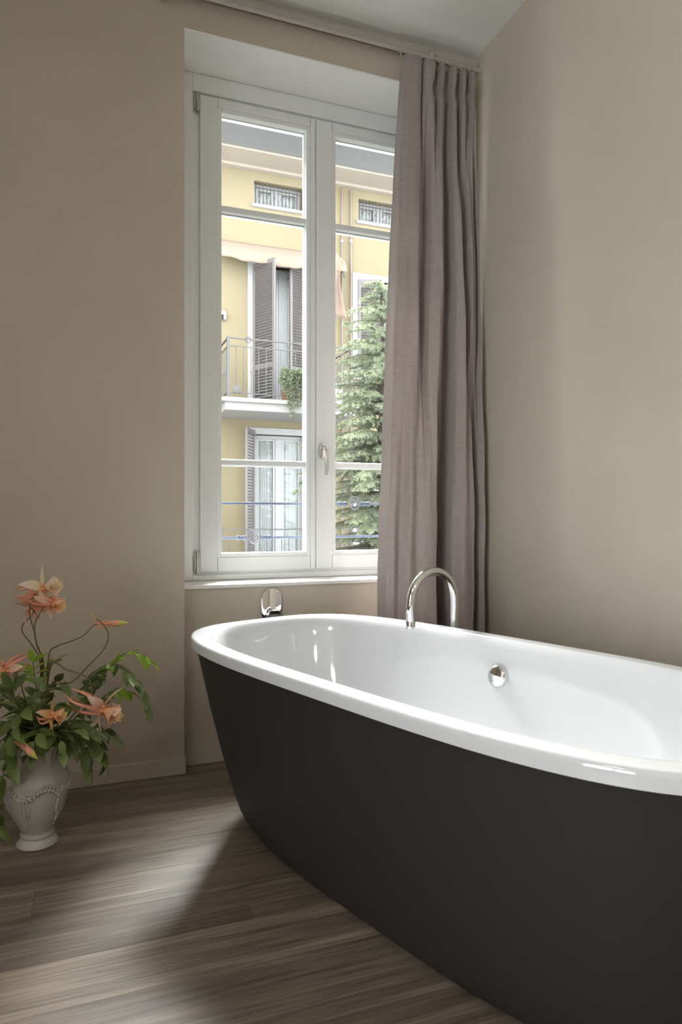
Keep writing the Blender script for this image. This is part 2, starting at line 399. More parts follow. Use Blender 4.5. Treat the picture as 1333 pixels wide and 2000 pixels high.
for si in range(2):
    x0, x1 = (XS0, XM-.003) if si == 0 else (XM, XS1)
    g0, g1 = GX[si]; BD = .018
    s = MB(); ys0 = YWIN-.012; ys1 = YWIN+.058
    s.box(x0, g0-BD, ys0, ys1, ZB1, ZT1); s.box(g1+BD, x1, ys0, ys1, ZB1, ZT1)
    so = s.build('sash', M['lacquer'], win, bevel=.0025)
    MB().box(g0-BD+.0015, g1+BD-.0015, ys0+.0012, ys1, ZB1, GZ0-BD-.0).build('bottom_rail', M['lacquer'], so, bevel=.0015)
    MB().box(g0-BD+.0015, g1+BD-.0015, ys0+.0012, ys1, GZ1+BD, ZT1).build('top_rail', M['lacquer'], so, bevel=.0015)
    bd = MB()
    for yy0, yy1 in ((ys0+.004, YG-.003), (YG+.003, ys1-.002)):
        frame_ring(bd, g0-BD, g1+BD, GZ0-BD, GZ1+BD, BD, yy0, yy1)
    bd.build('glazing_bead', M['lacquer'], so, bevel=.002)
    zs = [GZ0]
    for (a, b_) in MZ:
        mm = MB()
        mm.box(g0, g1, ys0+.014, YG-.003, a, b_); mm.box(g0, g1, YG+.003, ys1-.004, a-.003, b_+.003)
        mm.build('muntin', M['lacquer'], so, bevel=.004)
        zs += [a, b_]
    zs.append(GZ1)
    # panes sorted bottom to top
    zs = sorted(zs)
    for k in range(0, 6, 2):
        MB().box(g0-.004, g1+.004, YG-.002, YG+.002, zs[k]-.004, zs[k+1]+.004).build('pane', M['glass'], so)
    hx = x0-.012 if si == 0 else x1+.012
    for hv in ((186, 219), (1078, 1118)):
        z1_, z0_ = Z_at(388, hv[0], YWIN), Z_at(388, hv[1], YWIN)
        hb = MB().cyl((hx, YWIN-.010, z0_), (hx, YWIN-.010, z1_), .0075, 10)
        hb.box(hx-.011, hx+.012, YWIN-.012, YWIN-.003, z0_+.004, z1_-.004)
        hb.cyl((hx, YWIN-.010, z0_-.003), (hx, YWIN-.010, z0_+.006), .009, 10)
        hb.build('hinge', M['steel'], so, smooth=40)
    if si == 1:
        hp = at(629, 873, YWIN-.014); yb = YWIN-.012
        h = MB()
        poly = []
        for k in range(20):
            a = 2*math.pi*k/20; e = .021
            poly.append((hp.x+.0135*math.copysign(abs(math.cos(a))**.7, math.cos(a)), hp.z-.018+.034*math.copysign(abs(math.sin(a))**.6, math.sin(a))))
        h.prism(poly, yb-.009, yb)
        ho = h.build('handle', M['satin'], so, smooth=50, bevel=.002)
        pts = spline([(hp.x, yb-.006, hp.z-.006), (hp.x+.001, yb-.035, hp.z-.006), (hp.x+.003, yb-.052, hp.z-.02), (hp.x+.006, yb-.054, hp.z-.06), (hp.x+.007, yb-.05, hp.z-.10), (hp.x+.006, yb-.042, hp.z-.128)], 6)
        n = len(pts); MB().tube(pts, [.009+.0005*math.sin(math.pi*i/n)-.0025*max(0, (i/n-.8)/.2) for i in range(n)], 12).build('lever', M['satin'], ho, smooth=60)
# exterior reveal lining
MB().box(NR-.012, NR+.002, D1, YOUT+.01, ZSILL, ZS).box(NL-.002, NL+.012, D1, YOUT+.01, ZSILL, ZS).build('outer_reveal', M['sill'], win)

# ------------------------------------------------------------------ bathtub
TC = Vector((.892, 1.631, 0)); TPH = .326; TA, TB, TN, TZ = .90, .427, 3.6, .61
def tl(l, w_, z): return (TC.x-l*math.sin(TPH)+w_*math.cos(TPH), TC.y+l*math.cos(TPH)+w_*math.sin(TPH), z)
def ring(a, b, n, z, N=144, zf=None):
    out = []
    for k in range(N):
        t = 2*math.pi*k/N
        # even spacing: start from an ellipse direction and scale on to the superellipse
        c_, s_ = math.cos(t)*a, math.sin(t)*b
        g = (abs(c_/a)**n+abs(s_/b)**n)**(1/n)
        out.append(tl(c_/g, s_/g, z))
    return out
tub = thing('bathtub', 'white oval freestanding bathtub with charcoal outer panel', 'bathtub', (TC.x, TC.y, 0))
IN = [(.0, .0, TN, -.033), (.0, .0, TN, -.011), (.0007, .0007, TN, -.008), (.003, .003, TN, -.0030), (.007, .007, TN, -.0007), (.011, .011, TN, 0), (.016, .016, TN, 0), (.046, .046, TN-.1, -.001), (.050, .050, TN-.1, -.0016), (.054, .054, TN-.15, -.004), (.059, .058, TN-.18, -.0095), (.064, .062, TN-.2, -.016),
      (.070, .066, TN-.25, -.028), (.084, .074, TN-.3, -.07), (.105, .086, TN-.4, -.13), (.135, .10, TN-.6, -.20), (.175, .12, TN-.8, -.28), (.22, .145, TN-1, -.345), (.27, .175, TN-1.1, -.39), (.33, .21, TN-1.2, -.42), (.42, .26, TN-1.3, -.435), (.60, .35, TN-1.5, -.44), (.8, .41, 2.0, -.442)]
rings = [ring(TA-.016, TB-.016, TN, TZ-.037), ring(TA-.004, TB-.004, TN, TZ-.036)]+[ring(TA-a, TB-b, n, TZ+z) for a, b, n, z in IN]
MB().loft(rings, False, True).build('basin', M['enamel'], tub, smooth=50)
AP = [(.885, .411, TN, .573), (.872, .400, TN, .52), (.842, .373, TN, .38), (.808, .345, TN-.1, .24), (.777, .321, TN-.2, .13), (.752, .302, TN-.2, .065), (.725, .284, TN-.3, .025), (.70, .268, TN-.3, .006), (.69, .262, TN-.3, 0)]
MB().loft([ring(a, b, n, z) for a, b, n, z in AP], False, True).build('apron', M['apron'], tub, smooth=50)
# overflow cover on the far inner wall
zo = .497
dz = zo-TZ; q = [i for i in range(len(IN)-1) if IN[i][3] >= dz > IN[i+1][3]][0]
tt = (IN[q][3]-dz)/(IN[q][3]-IN[q+1][3])
ob = TB-(IN[q][1]*(1-tt)+IN[q+1][1]*tt)
oslope = math.atan2(IN[q+1][1]-IN[q][1], IN[q][3]-IN[q+1][3])
best = min((abs(((Vector(tl(l/1000., ob-.008, zo)).x*CS-Vector(tl(l/1000., ob-.008, zo)).y*SN)/(Vector(tl(l/1000., ob-.008, zo)).x*SN+Vector(tl(l/1000., ob-.008, zo)).y*CS))*F+666.5-971), l/1000.) for l in range(-500, 500, 2))[1]
oc = Vector(tl(best, ob+.003, zo))
wax = Vector((math.cos(TPH), math.sin(TPH), 0)); lax = Vector((-math.sin(TPH), math.cos(TPH), 0)); zax = Vector((0, 0, 1))
nin = (-wax*math.cos(oslope)+zax*math.sin(oslope)).normalized(); up2 = nin.cross(lax).normalized()
rg = []
for (rr, hh) in ((.033, 0), (.0345, .006), (.034, .012), (.031, .0165), (.024, .0205), (.014, .023), (.004, .0238)):
    rg.append([oc+(lax*math.cos(2*math.pi*k/36)+up2*math.sin(2*math.pi*k/36))*rr+nin*hh for k in range(36)])
MB().loft(rg, True, True).build('overflow_cover', M['chrome'], tub, smooth=60)
dr = MB(); dr.lathe([(.034, 0), (.034, .003), (.028, .007), (.01, .0095), (.001, .0098)], (*tl(0, .0, 0)[:2], TZ-.442), 28, True, True)
dr.build('drain_cap', M['chrome'], tub, smooth=50)

# ------------------------------------------------------------------ floor-standing bath spout
pd = 2.43; px_ = (888-666.5)/F
PX, PY = pd*(px_*CS+SN), pd*(-px_*SN+CS)
spo = thing('bath_spout', 'chrome swan-neck bath spout arching over the far tub rim', 'faucet', (PX, PY, 0))
dirn = -wax; R = .110; zc_ = .690
pts = [Vector((PX, PY, .012)), Vector((PX, PY, .3)), Vector((PX, PY, .6))]
for k in range(0, 25):
    a = math.pi*k/24
    pts.append(Vector((PX, PY, zc_))+dirn*(R-R*math.cos(a))+Vector((0, 0, R*math.sin(a))))
end = Vector((PX, PY, 0))+dirn*2*R
pts.append(Vector((end.x, end.y, .636)))
MB().tube(pts, .0148, 20).build('pipe', M['chrome'], spo, smooth=60)
MB().tube([(end.x, end.y, .639), (end.x, end.y, .637), (end.x, end.y, .613), (end.x, end.y, .612)], [.0152, .0162, .0162, .013], 20).build('aerator', M['chrome'], spo, smooth=40)
MB().lathe([(.04, 0), (.04, .006), (.036, .01), (.02, .013), (.0149, .02)], (PX, PY, 0), 28, True, False).build('floor_flange', M['chrome'], spo, smooth=40)

# ------------------------------------------------------------------ wall valve
vc = at(530.5, 1171, YP); vr = .0455*.98
val = thing('bath_valve', 'chrome pill-shaped wall plate with round mixer knob under the window sill', 'faucet', (vc.x, YP, vc.z-.1))
zt_ = Z_at(530, 1149, YP)-vr; zb_ = zt_-.13
poly = [(vc.x+vr*math.cos(math.pi*k/18), zt_+vr*math.sin(math.pi*k/18)) for k in range(19)]+[(vc.x+vr*math.cos(math.pi+math.pi*k/18), zb_+vr*math.sin(math.pi+math.pi*k/18)) for k in range(19)]
MB().prism(poly, YP-.009, YP).build('wall_plate', M['chrome'], val, smooth=30, bevel=.0012)
kz = Z_at(536, 1201, YP-.03)
kn = MB(); kx = vc.x+.002
kr = .027
kn.loft([[(kx+r_*math.cos(2*math.pi*k/28), y_, kz+r_*math.sin(2*math.pi*k/28)) for k in range(28)] for r_, y_ in ((kr-.003, YP-.009), (kr-.003, YP-.015), (kr, YP-.015), (kr, YP-.048), (kr-.002, YP-.05))], True, True)
ko = kn.build('mixer_knob', M['chrome'], val, smooth=30)
MB().cyl((kx-.018, YP-.04, kz+.013), (kx-.027, YP-.042, kz+.018), .0035, 8).build('lever_pin', M['chrome'], ko, smooth=50)

# ------------------------------------------------------------------ curtain rail and curtain
YR_ = 2.62
zr = Z_at(800, 105, YR_)
RX0 = X_at(322, YR_)
rail = thing('curtain_rail', 'pale double curtain rail fixed to the wall below the ceiling', 'curtain rail', ((RX0+XR)/2, YW-.02, zr))
MB().tube([(RX0, YR_, zr+.008), (XR-.004, YR_, zr+.008)], .0085, 12).build('rod', M['rail'], rail, smooth=60)
MB().box(RX0+.005, XR-.003, YR_+.02, YR_+.05, zr+.035, zr+.062).box(RX0+.005, XR-.003, YR_+.026, YR_+.044, zr+.031, zr+.036).build('glider_track', M['rail'], rail, bevel=.003)
for bx_ in (RX0+.004, XR-.25):
    b_ = MB().box(bx_-.009, bx_+.009, YR_-.01, YW+.002, zr+.012, zr+.03)
    b_.box(bx_-.013, bx_+.013, YW-.006, YW+.003, zr-.012, zr+.07)
    b_.cyl((bx_, YR_, zr-.016), (bx_, YR_, zr+.03), .011, 14)
    b_.build('bracket', M['rail'], rail, bevel=.002)

def smooth01(t): t = max(0, min(1, t)); return t*t*(3-2*t)
def lerp_knots(kn, s):
    for i in range(len(kn)-1):
        if s <= kn[i+1][0]:
            a, b_ = kn[i], kn[i+1]; t = smooth01((s-a[0])/(b_[0]-a[0]))
            return a[1]*(1-t)+b_[1]*t
    return kn[-1][1]
# depth toward the room of the fold at width share s: low part of the curtain (broad folds)
LOW = [(0, -.035), (.03, .012), (.06, .03), (.12, .02), (.18, .048), (.25, .038), (.33, .052), (.44, .05), (.462, -.055), (.50, -.035), (.53, -.03), (.555, -.06), (.61, -.058), (.635, .035), (.70, .06), (.81, .05), (.84, -.045), (.89, -.04), (.915, .02), (.96, .03), (1., -.05)]
MID = [(0, -.03), (.03, .02), (.10, .04), (.22, .045), (.30, .0), (.33, -.02), (.37, .03), (.46, .05), (.52, .02), (.55, -.04), (.60, -.03), (.64, .035), (.71, .045), (.76, -.035), (.80, -.02), (.84, .03), (.89, .02), (.93, -.03), (.96, .01), (1., -.05)]
TOP = [(0, -.01), (.03, .02), (.10, .022), (.20, .024), (.24, .018), (.26, -.02), (.29, .026), (.36, .03), (.40, .028), (.42, -.03), (.46, -.02), (.49, .03), (.53, .026), (.56, -.035), (.61, -.03), (.64, .032), (.68, .03), (.71, -.03), (.75, -.025), (.78, .03), (.81, .028), (.84, -.03), (.88, -.02), (.91, .025), (.95, .02), (1., -.05)]
zb_c = .018
NU, NV = 260, 90
YC = 2.555
zt_c = Z_at(800, 101, YC-.02); xl_top = X_at(788, YC); xl_bot = X_at(750, YC)-.0
grid = []
for j in range(NV+1):
    f_ = j/NV; z = zt_c+(zb_c-zt_c)*f_
    if f_ < .08: z = zt_c+(zb_c-zt_c)*f_
    h = zt_c-z
    tm = smooth01((h-.09)/.55); tl_ = smooth01((h-.9)/1.1)
    pin = math.exp(-((h-.115)/.03)**2)          # stitched pinch of the pleats
    zz = min(1., max(0., (zt_c-z)/(zt_c-.78)))
    x0 = xl_top+(xl_bot-xl_top)*(zz**.8)
    x1 = XR-.055+.03*smooth01(h/1.2)
    row = []
    for i in range(NU+1):
        s = i/NU
        wob = .012*math.sin(3.1*z+9*s)*tm+.006*math.sin(7.3*z+23*s)*tm
        s2 = max(0, min(1, s+wob*math.sin(math.pi*s)))
        d = lerp_knots(TOP, s2)*(1-tm)+(lerp_knots(MID, s2)*(1-tl_)+lerp_knots(LOW, s2)*tl_)*tm
        d = max(d, -.034-.03*tm)*(1-.35*pin)
        gain = .9+.55*smooth01(h/1.6)
        crease = .0022*math.sin(40*s+6*z)*tm+.0025*math.sin(17*z+11*s)*tm
        y_ = YC+.012-d*gain-crease
        # omega-shaped folds: sideways swing of cloth on the flanks
        dd = (lerp_knots(LOW, min(1, s2+.006))-lerp_knots(LOW, max(0, s2-.006)))
        cen = min((.12, .33, .51, .66, .795, .93), key=lambda q: abs(q-s))
        x_ = x0+(x1-x0)*(s+.55*pin*(cen-s)*(1 if abs(cen-s) < .1 else 0)*(1-(abs(cen-s)/.1)**2 if abs(cen-s) < .1 else 0))
        row.append((x_, min(y_, YW-.012), z))
    grid.append(row)
cb = MB(); cb.loft(grid, closed=False)
cur = thing('curtain', 'mauve-grey linen curtain drawn to the corner beside the window', 'curtain', ((xl_top+XR)/2, YC, .018))
co = cb.build('fabric', M['curtain'], cur, smooth=70)
sm = co.modifiers.new('thickness', 'SOLIDIFY'); sm.thickness = .0016
hd = MB()
for hx in (.03, .26, .42, .57, .72, .85, .97):
    x_ = xl_top+(XR-.06-xl_top)*hx
    o_ = MB().tube([(x_, YR_+.03, zr+.04), (x_, YR_+.015, zr+.01), (x_, YR_-.02, zr-.02), (x_, YR_-.03, zt_c-.03)], .003, 6)
    o_.build('hook', M['rail'], cur)

# ------------------------------------------------------------------ vase
VX, VY = -.132, 2.268
vase = thing('vase', 'frosted white porcelain vase with garland relief standing on the floor', 'vase', (VX, VY, 0))
body = [(.046, .034), (.045, .042), (.052, .056), (.066, .082), (.080, .115), (.089, .15), (.0935, .18), (.092, .20), (.085, .217), (.072, .232), (.062, .246), (.058, .26), (.060, .275), (.068, .295), (.078, .312)]
def prof_r(z):
    for i in range(len(body)-1):
        if body[i][1] <= z <= body[i+1][1]:
            t = (z-body[i][1])/(body[i+1][1]-body[i][1]); return body[i][0]*(1-t)+body[i+1][0]*t
    return body[0][0]
rip = lambda a, z: (.045*math.cos(14*a)*smooth01((z-.225)/.05) if z > .225 else 0)
full = []
for i in range(len(body)-1):
    for k in range(3): t = k/3; full.append((body[i][0]*(1-t)+body[i+1][0]*t, body[i][1]*(1-t)+body[i+1][1]*t))
full.append(body[-1]); inner = [(.074, .313), (.064, .295), (.055, .272), (.054, .255), (.066, .232), (.078, .21), (.08, .15), (.05, .06), (.01, .05)]
MB().lathe(full+inner, (VX, VY, 0), 112, True, True, rip).build('body', M['vase'], vase, smooth=50)
MB().lathe([(.057, 0), (.0595, .002), (.0595, .006), (.054, .013), (.0485, .019), (.0465, .024), (.0485, .028), (.0485, .033), (.044, .036)], (VX, VY, 0), 56, True, True).build('foot', M['vase'], vase, smooth=40)
def on_vase(ang, z, off=.0):
    r_ = prof_r(z)+off; a = math.radians(ang)-math.pi/2+.06
    return Vector((VX+r_*math.cos(a), VY+r_*math.sin(a), z))
for k in range(5):
    a0 = -25+72*k
    t = MB()
    for da, ln in ((-7, .055), (0, .085), (7, .06)):
        n = 9; t.tube([on_vase(a0+da*(1+.2*i/n), .166-ln*i/(n-1), .001) for i in range(n)], [.0036+.0016*math.sin(i*2.4) for i in range(n)], 6)
    for i in range(4): t.sphere(on_vase(a0, .10-.011*i, .002), .0036-.0004*i, 8, 6)
    t.build('tassel', M['vase'], vase, smooth=60)
    rs = MB()
    for j in range(9):
        aa = 2*math.pi*j/9
        rs.tube([on_vase(a0, .172, .002), on_vase(a0+5*math.cos(aa), .172+.009*math.sin(aa), .004), on_vase(a0+10*math.cos(aa), .172+.018*math.sin(aa), .001)], [.003, .0058, .0016], 6)
    rs.sphere(on_vase(a0, .172, .003), .005, 8, 6)
    rs.build('rosette', M['vase'], vase, smooth=60)
    gb = MB()
    n = 21; pth = [on_vase(a0+6+60*i/(n-1), .160+.032*math.sin(math.pi*i/(n-1)), .0015) for i in range(n)]
    gb.tube(pth, .0036, 6)
    for i in range(1, n-1):
        p = pth[i]; sd = 1 if i % 2 else -1
        q_ = on_vase(a0+6+60*i/(n-1)+4, .160+.032*math.sin(math.pi*i/(n-1))+sd*.011, .002)
        gb.tube([p, (p+q_)/2+(p-Vector((VX, VY, p.z))).normalized()*.002, q_], [.003, .0056, .001], 6)
    gb.build('garland', M['vase'], vase, smooth=60)

# ------------------------------------------------------------------ flowers
def blade(L, W, prof, curl, fold, nseg=6, name='blade', m=None, twist=0.):
    """thin leaf or petal along +Y, facing +Z, UV.y runs to the tip"""
    vs = []; fs = []; uv = []
    y_ = z_ = 0.; ang = 0.; prev = 0.
    for i in range(nseg+1):
        t = i/nseg
        if i: y_ += L/nseg*math.cos(ang); z_ -= L/nseg*math.sin(ang); ang += curl/nseg
        w_ = W*prof(t)/2; tw = twist*t
        for k, q in enumerate((-1, 0, 1)):
            x = q*w_; zz = z_+(abs(q)*w_*fold)
            vs.append((x*math.cos(tw), y_, zz+x*math.sin(tw))); uv.append((k/2, t))
    for i in range(nseg):
        for k in range(2): fs.append((i*3+k, i*3+k+1, i*3+k+4, i*3+k+3))
    me = bpy.data.meshes.new(name); me.from_pydata(vs, [], fs)
    ul = me.uv_layers.new(name='UVMap')
    for lp in me.loops: ul.data[lp.index].uv = uv[lp.vertex_index]
    me.polygons.foreach_set('use_smooth', [True]*len(me.polygons))
    if m: me.materials.append(m)
    return me
leafp = lambda t: max(.02, math.sin(math.pi*t**.8)**.85)
petp = lambda t: max(.05, (.35+.9*t)*(1-max(0, (t-.72)/.28)**2)**.5)
sepp = lambda t: max(.03, math.sin(math.pi*(t*.9+.06))**.9*(1-.35*t))
LEAVES = [blade(.070, .031, leafp, c_, f_, 6, 'leaf', M['leaf']) for c_, f_ in ((.5, .25), (.9, .35), (.2, .2), (-.3, .3))]
LEAVB = [blade(.066, .029, leafp, c_, f_, 6, 'leaf', M['leaf2']) for c_, f_ in ((.4, .25), (.7, .3))]
def frame_to(d, up=Vector((0, 0, 1)), roll=0.):
    d = d.normalized()
    if abs(d.dot(up)) > .97: up = Vector((0, 1, 0))
    x = d.cross(up).normalized(); z = x.cross(d).normalized()
    m = Matrix((x, d, z)).transposed()
    return m @ Matrix.Rotation(roll, 3, 'Y')
MOUTH = Vector((VX, VY, .285))
def px_pts(L): return [at(u, v, VY+dy) for u, v, dy in L]

def columbine(label, stem_pts, u, v, dy, face, size=1., pm='pet_o', spur=1., cat='flower', droop=.0):
    c = at(u, v, VY+dy); root = thing('columbine_flower', label, cat, MOUTH, 'columbine flowers in the vase')
    face = Vector(face).normalized()
    back = c-face*.022*size
    pts = spline([MOUTH+Vector((random.uniform(-.02, .02), random.uniform(-.02, .02), -.06))]+px_pts(stem_pts)+[back], 7)
    MB().tube(pts, [.0026-.0011*i/len(pts) for i in range(len(pts))], 7).build('stem', M['stem'], root, smooth=60)
    x = face.cross(Vector((0, 0, 1)) if abs(face.z) < .9 else Vector((1, 0, 0))).normalized(); z = x.cross(face).normalized()
    rnd = random.Random(label)
    pet = [blade(.032*size, .030*size, petp, .5, .5, 6, 'petal', M[pm]), blade(.036*size, .028*size, petp, -.5, .45, 6, 'petal', M[pm])]
    sep = [blade(.056*size, .026*size, sepp, cu, .3, 8, 'sepal', M['sep' if pm == 'pet_o' else pm], tw) for cu, tw in ((.9, .5), (-.7, -.4), (.4, 1.))]
    for k in range(5):
        a = 2*math.pi*k/5+rnd.uniform(-.2, .2)
        rad = x*math.cos(a)+z*math.sin(a)
        d = (face*.95+rad*.55).normalized()
        inst('petal', pet[k % 2], None, root, c+rad*.005*size-face*.004, frame_to(d, -rad))
        d3 = (face*1.1+rad*.18+(x*math.cos(a+1.2)+z*math.sin(a+1.2))*.25).normalized()
        inst('petal', pet[(k+1) % 2], None, root, c+rad*.003*size, frame_to(d3, -rad), (.8, .8, .8))
        a2 = a+math.pi/5; rad2 = x*math.cos(a2)+z*math.sin(a2)
        d2 = (rad2+face*rnd.uniform(-.2, .45)).normalized()
        inst('sepal', sep[k % 3], None, root, c-face*.008*size+rad2*.004, frame_to(d2, face))
        L = .062*size*spur*rnd.uniform(.75, 1.1)
        sp = spline([c+rad*.006*size-face*.002, c-face*L*.35+rad*.016*size, c-face*L*.75+rad*.020*size, c-face*L+rad*.014*size+Vector((0, 0, .006))], 4)
        n = len(sp); MB().tube(sp, [.0042*size*(1-i/n)+.0011 for i in range(n)], 6).build('spur', M['sepspur'], root, smooth=60)
    stm = MB()
    for k in range(9):
        a = 2*math.pi*k/9; rad = x*math.cos(a)+z*math.sin(a)
        e = c+face*.034*size*rnd.uniform(.8, 1.15)+rad*.008*size
        stm.tube([c, (c+e)/2+rad*.002, e], .0007, 4); stm.sphere(e, .0018, 6, 4)
    stm.build('stamens', M['stamen'], root, smooth=60)
    return root
M['sepspur'] = mat('salmon_spur', srgb(240, 172, 144), .55, var=.2, vscale=30, trans=.2)
M['bud_t'] = mat('bud_green_tip', srgb(206, 196, 110), .55, var=.15, vscale=40)
columbine('cream-pink columbine topmost in the bouquet, opening to the right', [(80, 1400, -.01), (85, 1300, -.02), (72, 1260, -.03), (66, 1230, -.03), (58, 1200, -.03), (60, 1178, -.03)], 90, 1148, -.04, (.75, -.35, .25), 1.35, 'pet_p', 1.1)
columbine('apricot columbine just below the topmost cream one, facing the window', [(82, 1400, -.02), (82, 1295, -.03), (70, 1250, -.05), (68, 1220, -.05), (74, 1205, -.05)], 104, 1180, -.06, (.7, -.5, -.1), 1.1, 'pet_o', 1.0)
columbine('salmon columbine turned away at the upper left of the stem cluster', [(78, 1400, 0.), (79, 1298, 0.), (64, 1262, .01), (44, 1235, .02), (46, 1218, .02), (60, 1205, .02)], 62, 1180, .02, (-.4, .6, .45), 1.05, 'pet_o', .9)
columbine('orange-pink columbine cut by the left edge of the picture', [(60, 1420, -.04), (50, 1370, -.07), (38, 1330, -.08)], 8, 1308, -.10, (-.75, -.45, -.2), 1.15, 'pet_o', 1.0)
columbine('small apricot columbine nodding in front of the vase neck foliage', [(85, 1440, -.06), (82, 1410, -.10), (80, 1402, -.14)], 106, 1398, -.17, (.85, -.4, .05), 1.0, 'pet_y', .9)
columbine('large orange columbine with long spurs reaching out right of the vase', [(85, 1400, -.02), (100, 1300, -.04), (130, 1308, -.06), (165, 1320, -.08), (178, 1335, -.09), (181, 1362, -.10)], 204, 1388, -.12, (.8, -.35, -.35), 1.5, 'pet_o', 1.2)

def bud(label, stem_pts, u, v, dy, d, L=.075, m1='sepspur'):
    root = thing('columbine_bud', label, 'flower bud', MOUTH, 'columbine buds in the vase')
    d = Vector(d).normalized(); c = at(u, v, VY+dy)
    pts = spline([MOUTH+Vector((random.uniform(-.02, .02), random.uniform(-.02, .02), -.06))]+px_pts(stem_pts)+[c-d*L*.1], 7)
    MB().tube(pts, [.0024-.001*i/len(pts) for i in range(len(pts))], 7).build('stem', M['stem'], root, smooth=60)
    x = d.cross(Vector((0, 0, 1))).normalized(); z = x.cross(d)
    MB().tube([c+d*L*t for t in (.35, .45, .55, .68, .82, .93, 1.)], [.004, .0075, .010, .0095, .006, .0028, .0006], 10).build('bud_body', M['bud_t'], root, smooth=60)
    MB().tube([c+d*L*t for t in (.28, .36, .46, .56, .64)], [.003, .0065, .0092, .0104, .0099], 10).build('bud_base', M[m1], root, smooth=60)
    for k in range(5):
        a = 2*math.pi*k/5+.3; rad = x*math.cos(a)+z*math.sin(a)
        sp = [c+d*L*.42+rad*.005, c+d*L*.18+rad*.007, c-d*L*.05+rad*.008, c-d*L*.22+rad*.011]
        MB().tube(spline(sp, 3), [.0036-.0026*i/9 for i in range(10)], 6).build('spur', M['sepspur'], root, smooth=60)
bud('closed pink bud on a thin wavy stem against the wall', [(90, 1400, .02), (95, 1284, .03), (112, 1262, .03), (140, 1252, .03), (165, 1240, .02), (182, 1222, .02)], 197, 1219, .02, (1, -.05, .0), .085)
bud('red-orange bud with yellow tips hanging over the vase shoulder', [(60, 1440, -.08), (35, 1430, -.14), (22, 1440, -.17)], 38, 1448, -.18, (.62, -.3, -.62), .072)
ten = thing('curling_stem', 'bare curling stem ending in a pale tip beside the pink bud', 'flower stem', MOUTH)
pts = spline([MOUTH+Vector((.01, .01, -.06))]+px_pts([(88, 1380, .0), (100, 1340, .0), (140, 1332, .0), (175, 1298, -.01), (203, 1268, -.02), (212, 1240, -.02), (200, 1218, -.02), (186, 1207, -.02), (176, 1197, -.02)]), 7)
MB().tube(pts, [.0023-.0009*i/len(pts) for i in range(len(pts))], 7).build('stem', M['stem'], ten, smooth=60)
MB().tube(pts[-9:], [.0017]*8+[.0008], 7).build('pale_tip', M['bud_t'], ten, smooth=60)

def branch(label, L, step=.021, size=1., bright=0, start=.25, seed=1, hang=0.):
    root = thing('leafy_branch', label, 'foliage branch', MOUTH, 'leafy branches in the vase')
    rnd = random.Random(seed)
    pts = spline([MOUTH+Vector((rnd.uniform(-.03, .03), rnd.uniform(-.03, .03), -.05))]+px_pts(L), 10)
    n = len(pts); MB().tube(pts, [.0024-.0014*i/n for i in range(n)], 6).build('twig', M['stemg'], root, smooth=60)
    total = sum((pts[i+1]-pts[i]).length for i in range(n-1)); acc = 0; nxt = total*start; side = 1
    for i in range(n-1):
        acc += (pts[i+1]-pts[i]).length
        if acc >= nxt:
            nxt += step*rnd.uniform(.8, 1.2)
            t = (pts[min(i+2, n-1)]-pts[max(i-1, 0)]).normalized()
            sd = t.cross(Vector((0, 0, 1)))
            if sd.length < .2: sd = Vector((1, 0, 0))
            sd.normalize()
            for s_ in (side, -side):
                if rnd.random() < .12: continue
                d = (t*rnd.uniform(.4, .9)+sd*s_*rnd.uniform(.6, 1.)+Vector((rnd.uniform(-.3, .3), rnd.uniform(-.4, .2), rnd.uniform(-.35, .25)-hang))).normalized()
                br = acc/total > 1-bright
                me = rnd.choice(LEAVB if br else LEAVES)
                k = size*rnd.uniform(.75, 1.15)
                inst('leaf', me, None, root, pts[i+1], frame_to(d, Vector((rnd.uniform(-.5, .5), rnd.uniform(-.7, .1), 1)), rnd.uniform(-.6, .6)), (k, k, k))
            side = -side
    d = (pts[-1]-pts[-3]).normalized()
    inst('leaf', LEAVB[0] if bright else LEAVES[0], None, root, pts[-1], frame_to(d), (size, size, size))
    return root
branch('leafy branch arching highest to the right with bright yellow-green tip', [(140, 1400, 0), (190, 1335, -.02), (225, 1292, -.03), (250, 1274, -.03), (275, 1277, -.03), (292, 1290, -.04)], size=.75, bright=.33, start=.45, seed=3, hang=.25)
branch('leafy branch drooping at the far right of the bouquet', [(170, 1345, .04), (220, 1300, .03), (252, 1312, .02), (278, 1348, .02), (292, 1385, .02)], size=.78, bright=0, start=.35, seed=4, hang=.45)
branch('leafy branch behind the large orange columbine', [(150, 1400, .04), (190, 1370, .03), (230, 1345, .02), (250, 1350, .02)], size=.8, bright=.2, start=.3, seed=5, hang=.35)
branch('leafy branch rising behind the thin pale stem right of centre', [(120, 1400, .04), (150, 1365, .05), (172, 1330, .04), (186, 1318, .03)], size=.75, start=.4, seed=6, hang=.1)
branch('leafy branch hanging low to the right of the vase shoulder', [(125, 1425, -.05), (165, 1430, -.08), (192, 1455, -.09), (205, 1485, -.09)], size=.85, start=.3, seed=7, hang=.4)
branch('leafy branch hanging steeply over the skirting board', [(120, 1430, -.07), (150, 1450, -.10), (168, 1475, -.10), (174, 1492, -.10)], size=1., start=.35, seed=8, hang=.6)
branch('leafy branch in front of the vase neck pointing right', [(100, 1430, -.09), (130, 1430, -.13), (160, 1425, -.14), (180, 1430, -.14)], size=.85, start=.25, seed=9, hang=.2)
branch('leafy branch rising in the middle below the flower stems', [(78, 1390, -.04), (70, 1340, -.06), (66, 1305, -.06), (64, 1294, -.06)], size=.7, bright=.25, start=.4, seed=10)
branch('short dark sprig at the foot of the tall flower stems', [(82, 1380, .02), (90, 1320, .02), (100, 1296, .02), (112, 1288, .02)], size=.6, start=.62, seed=11)
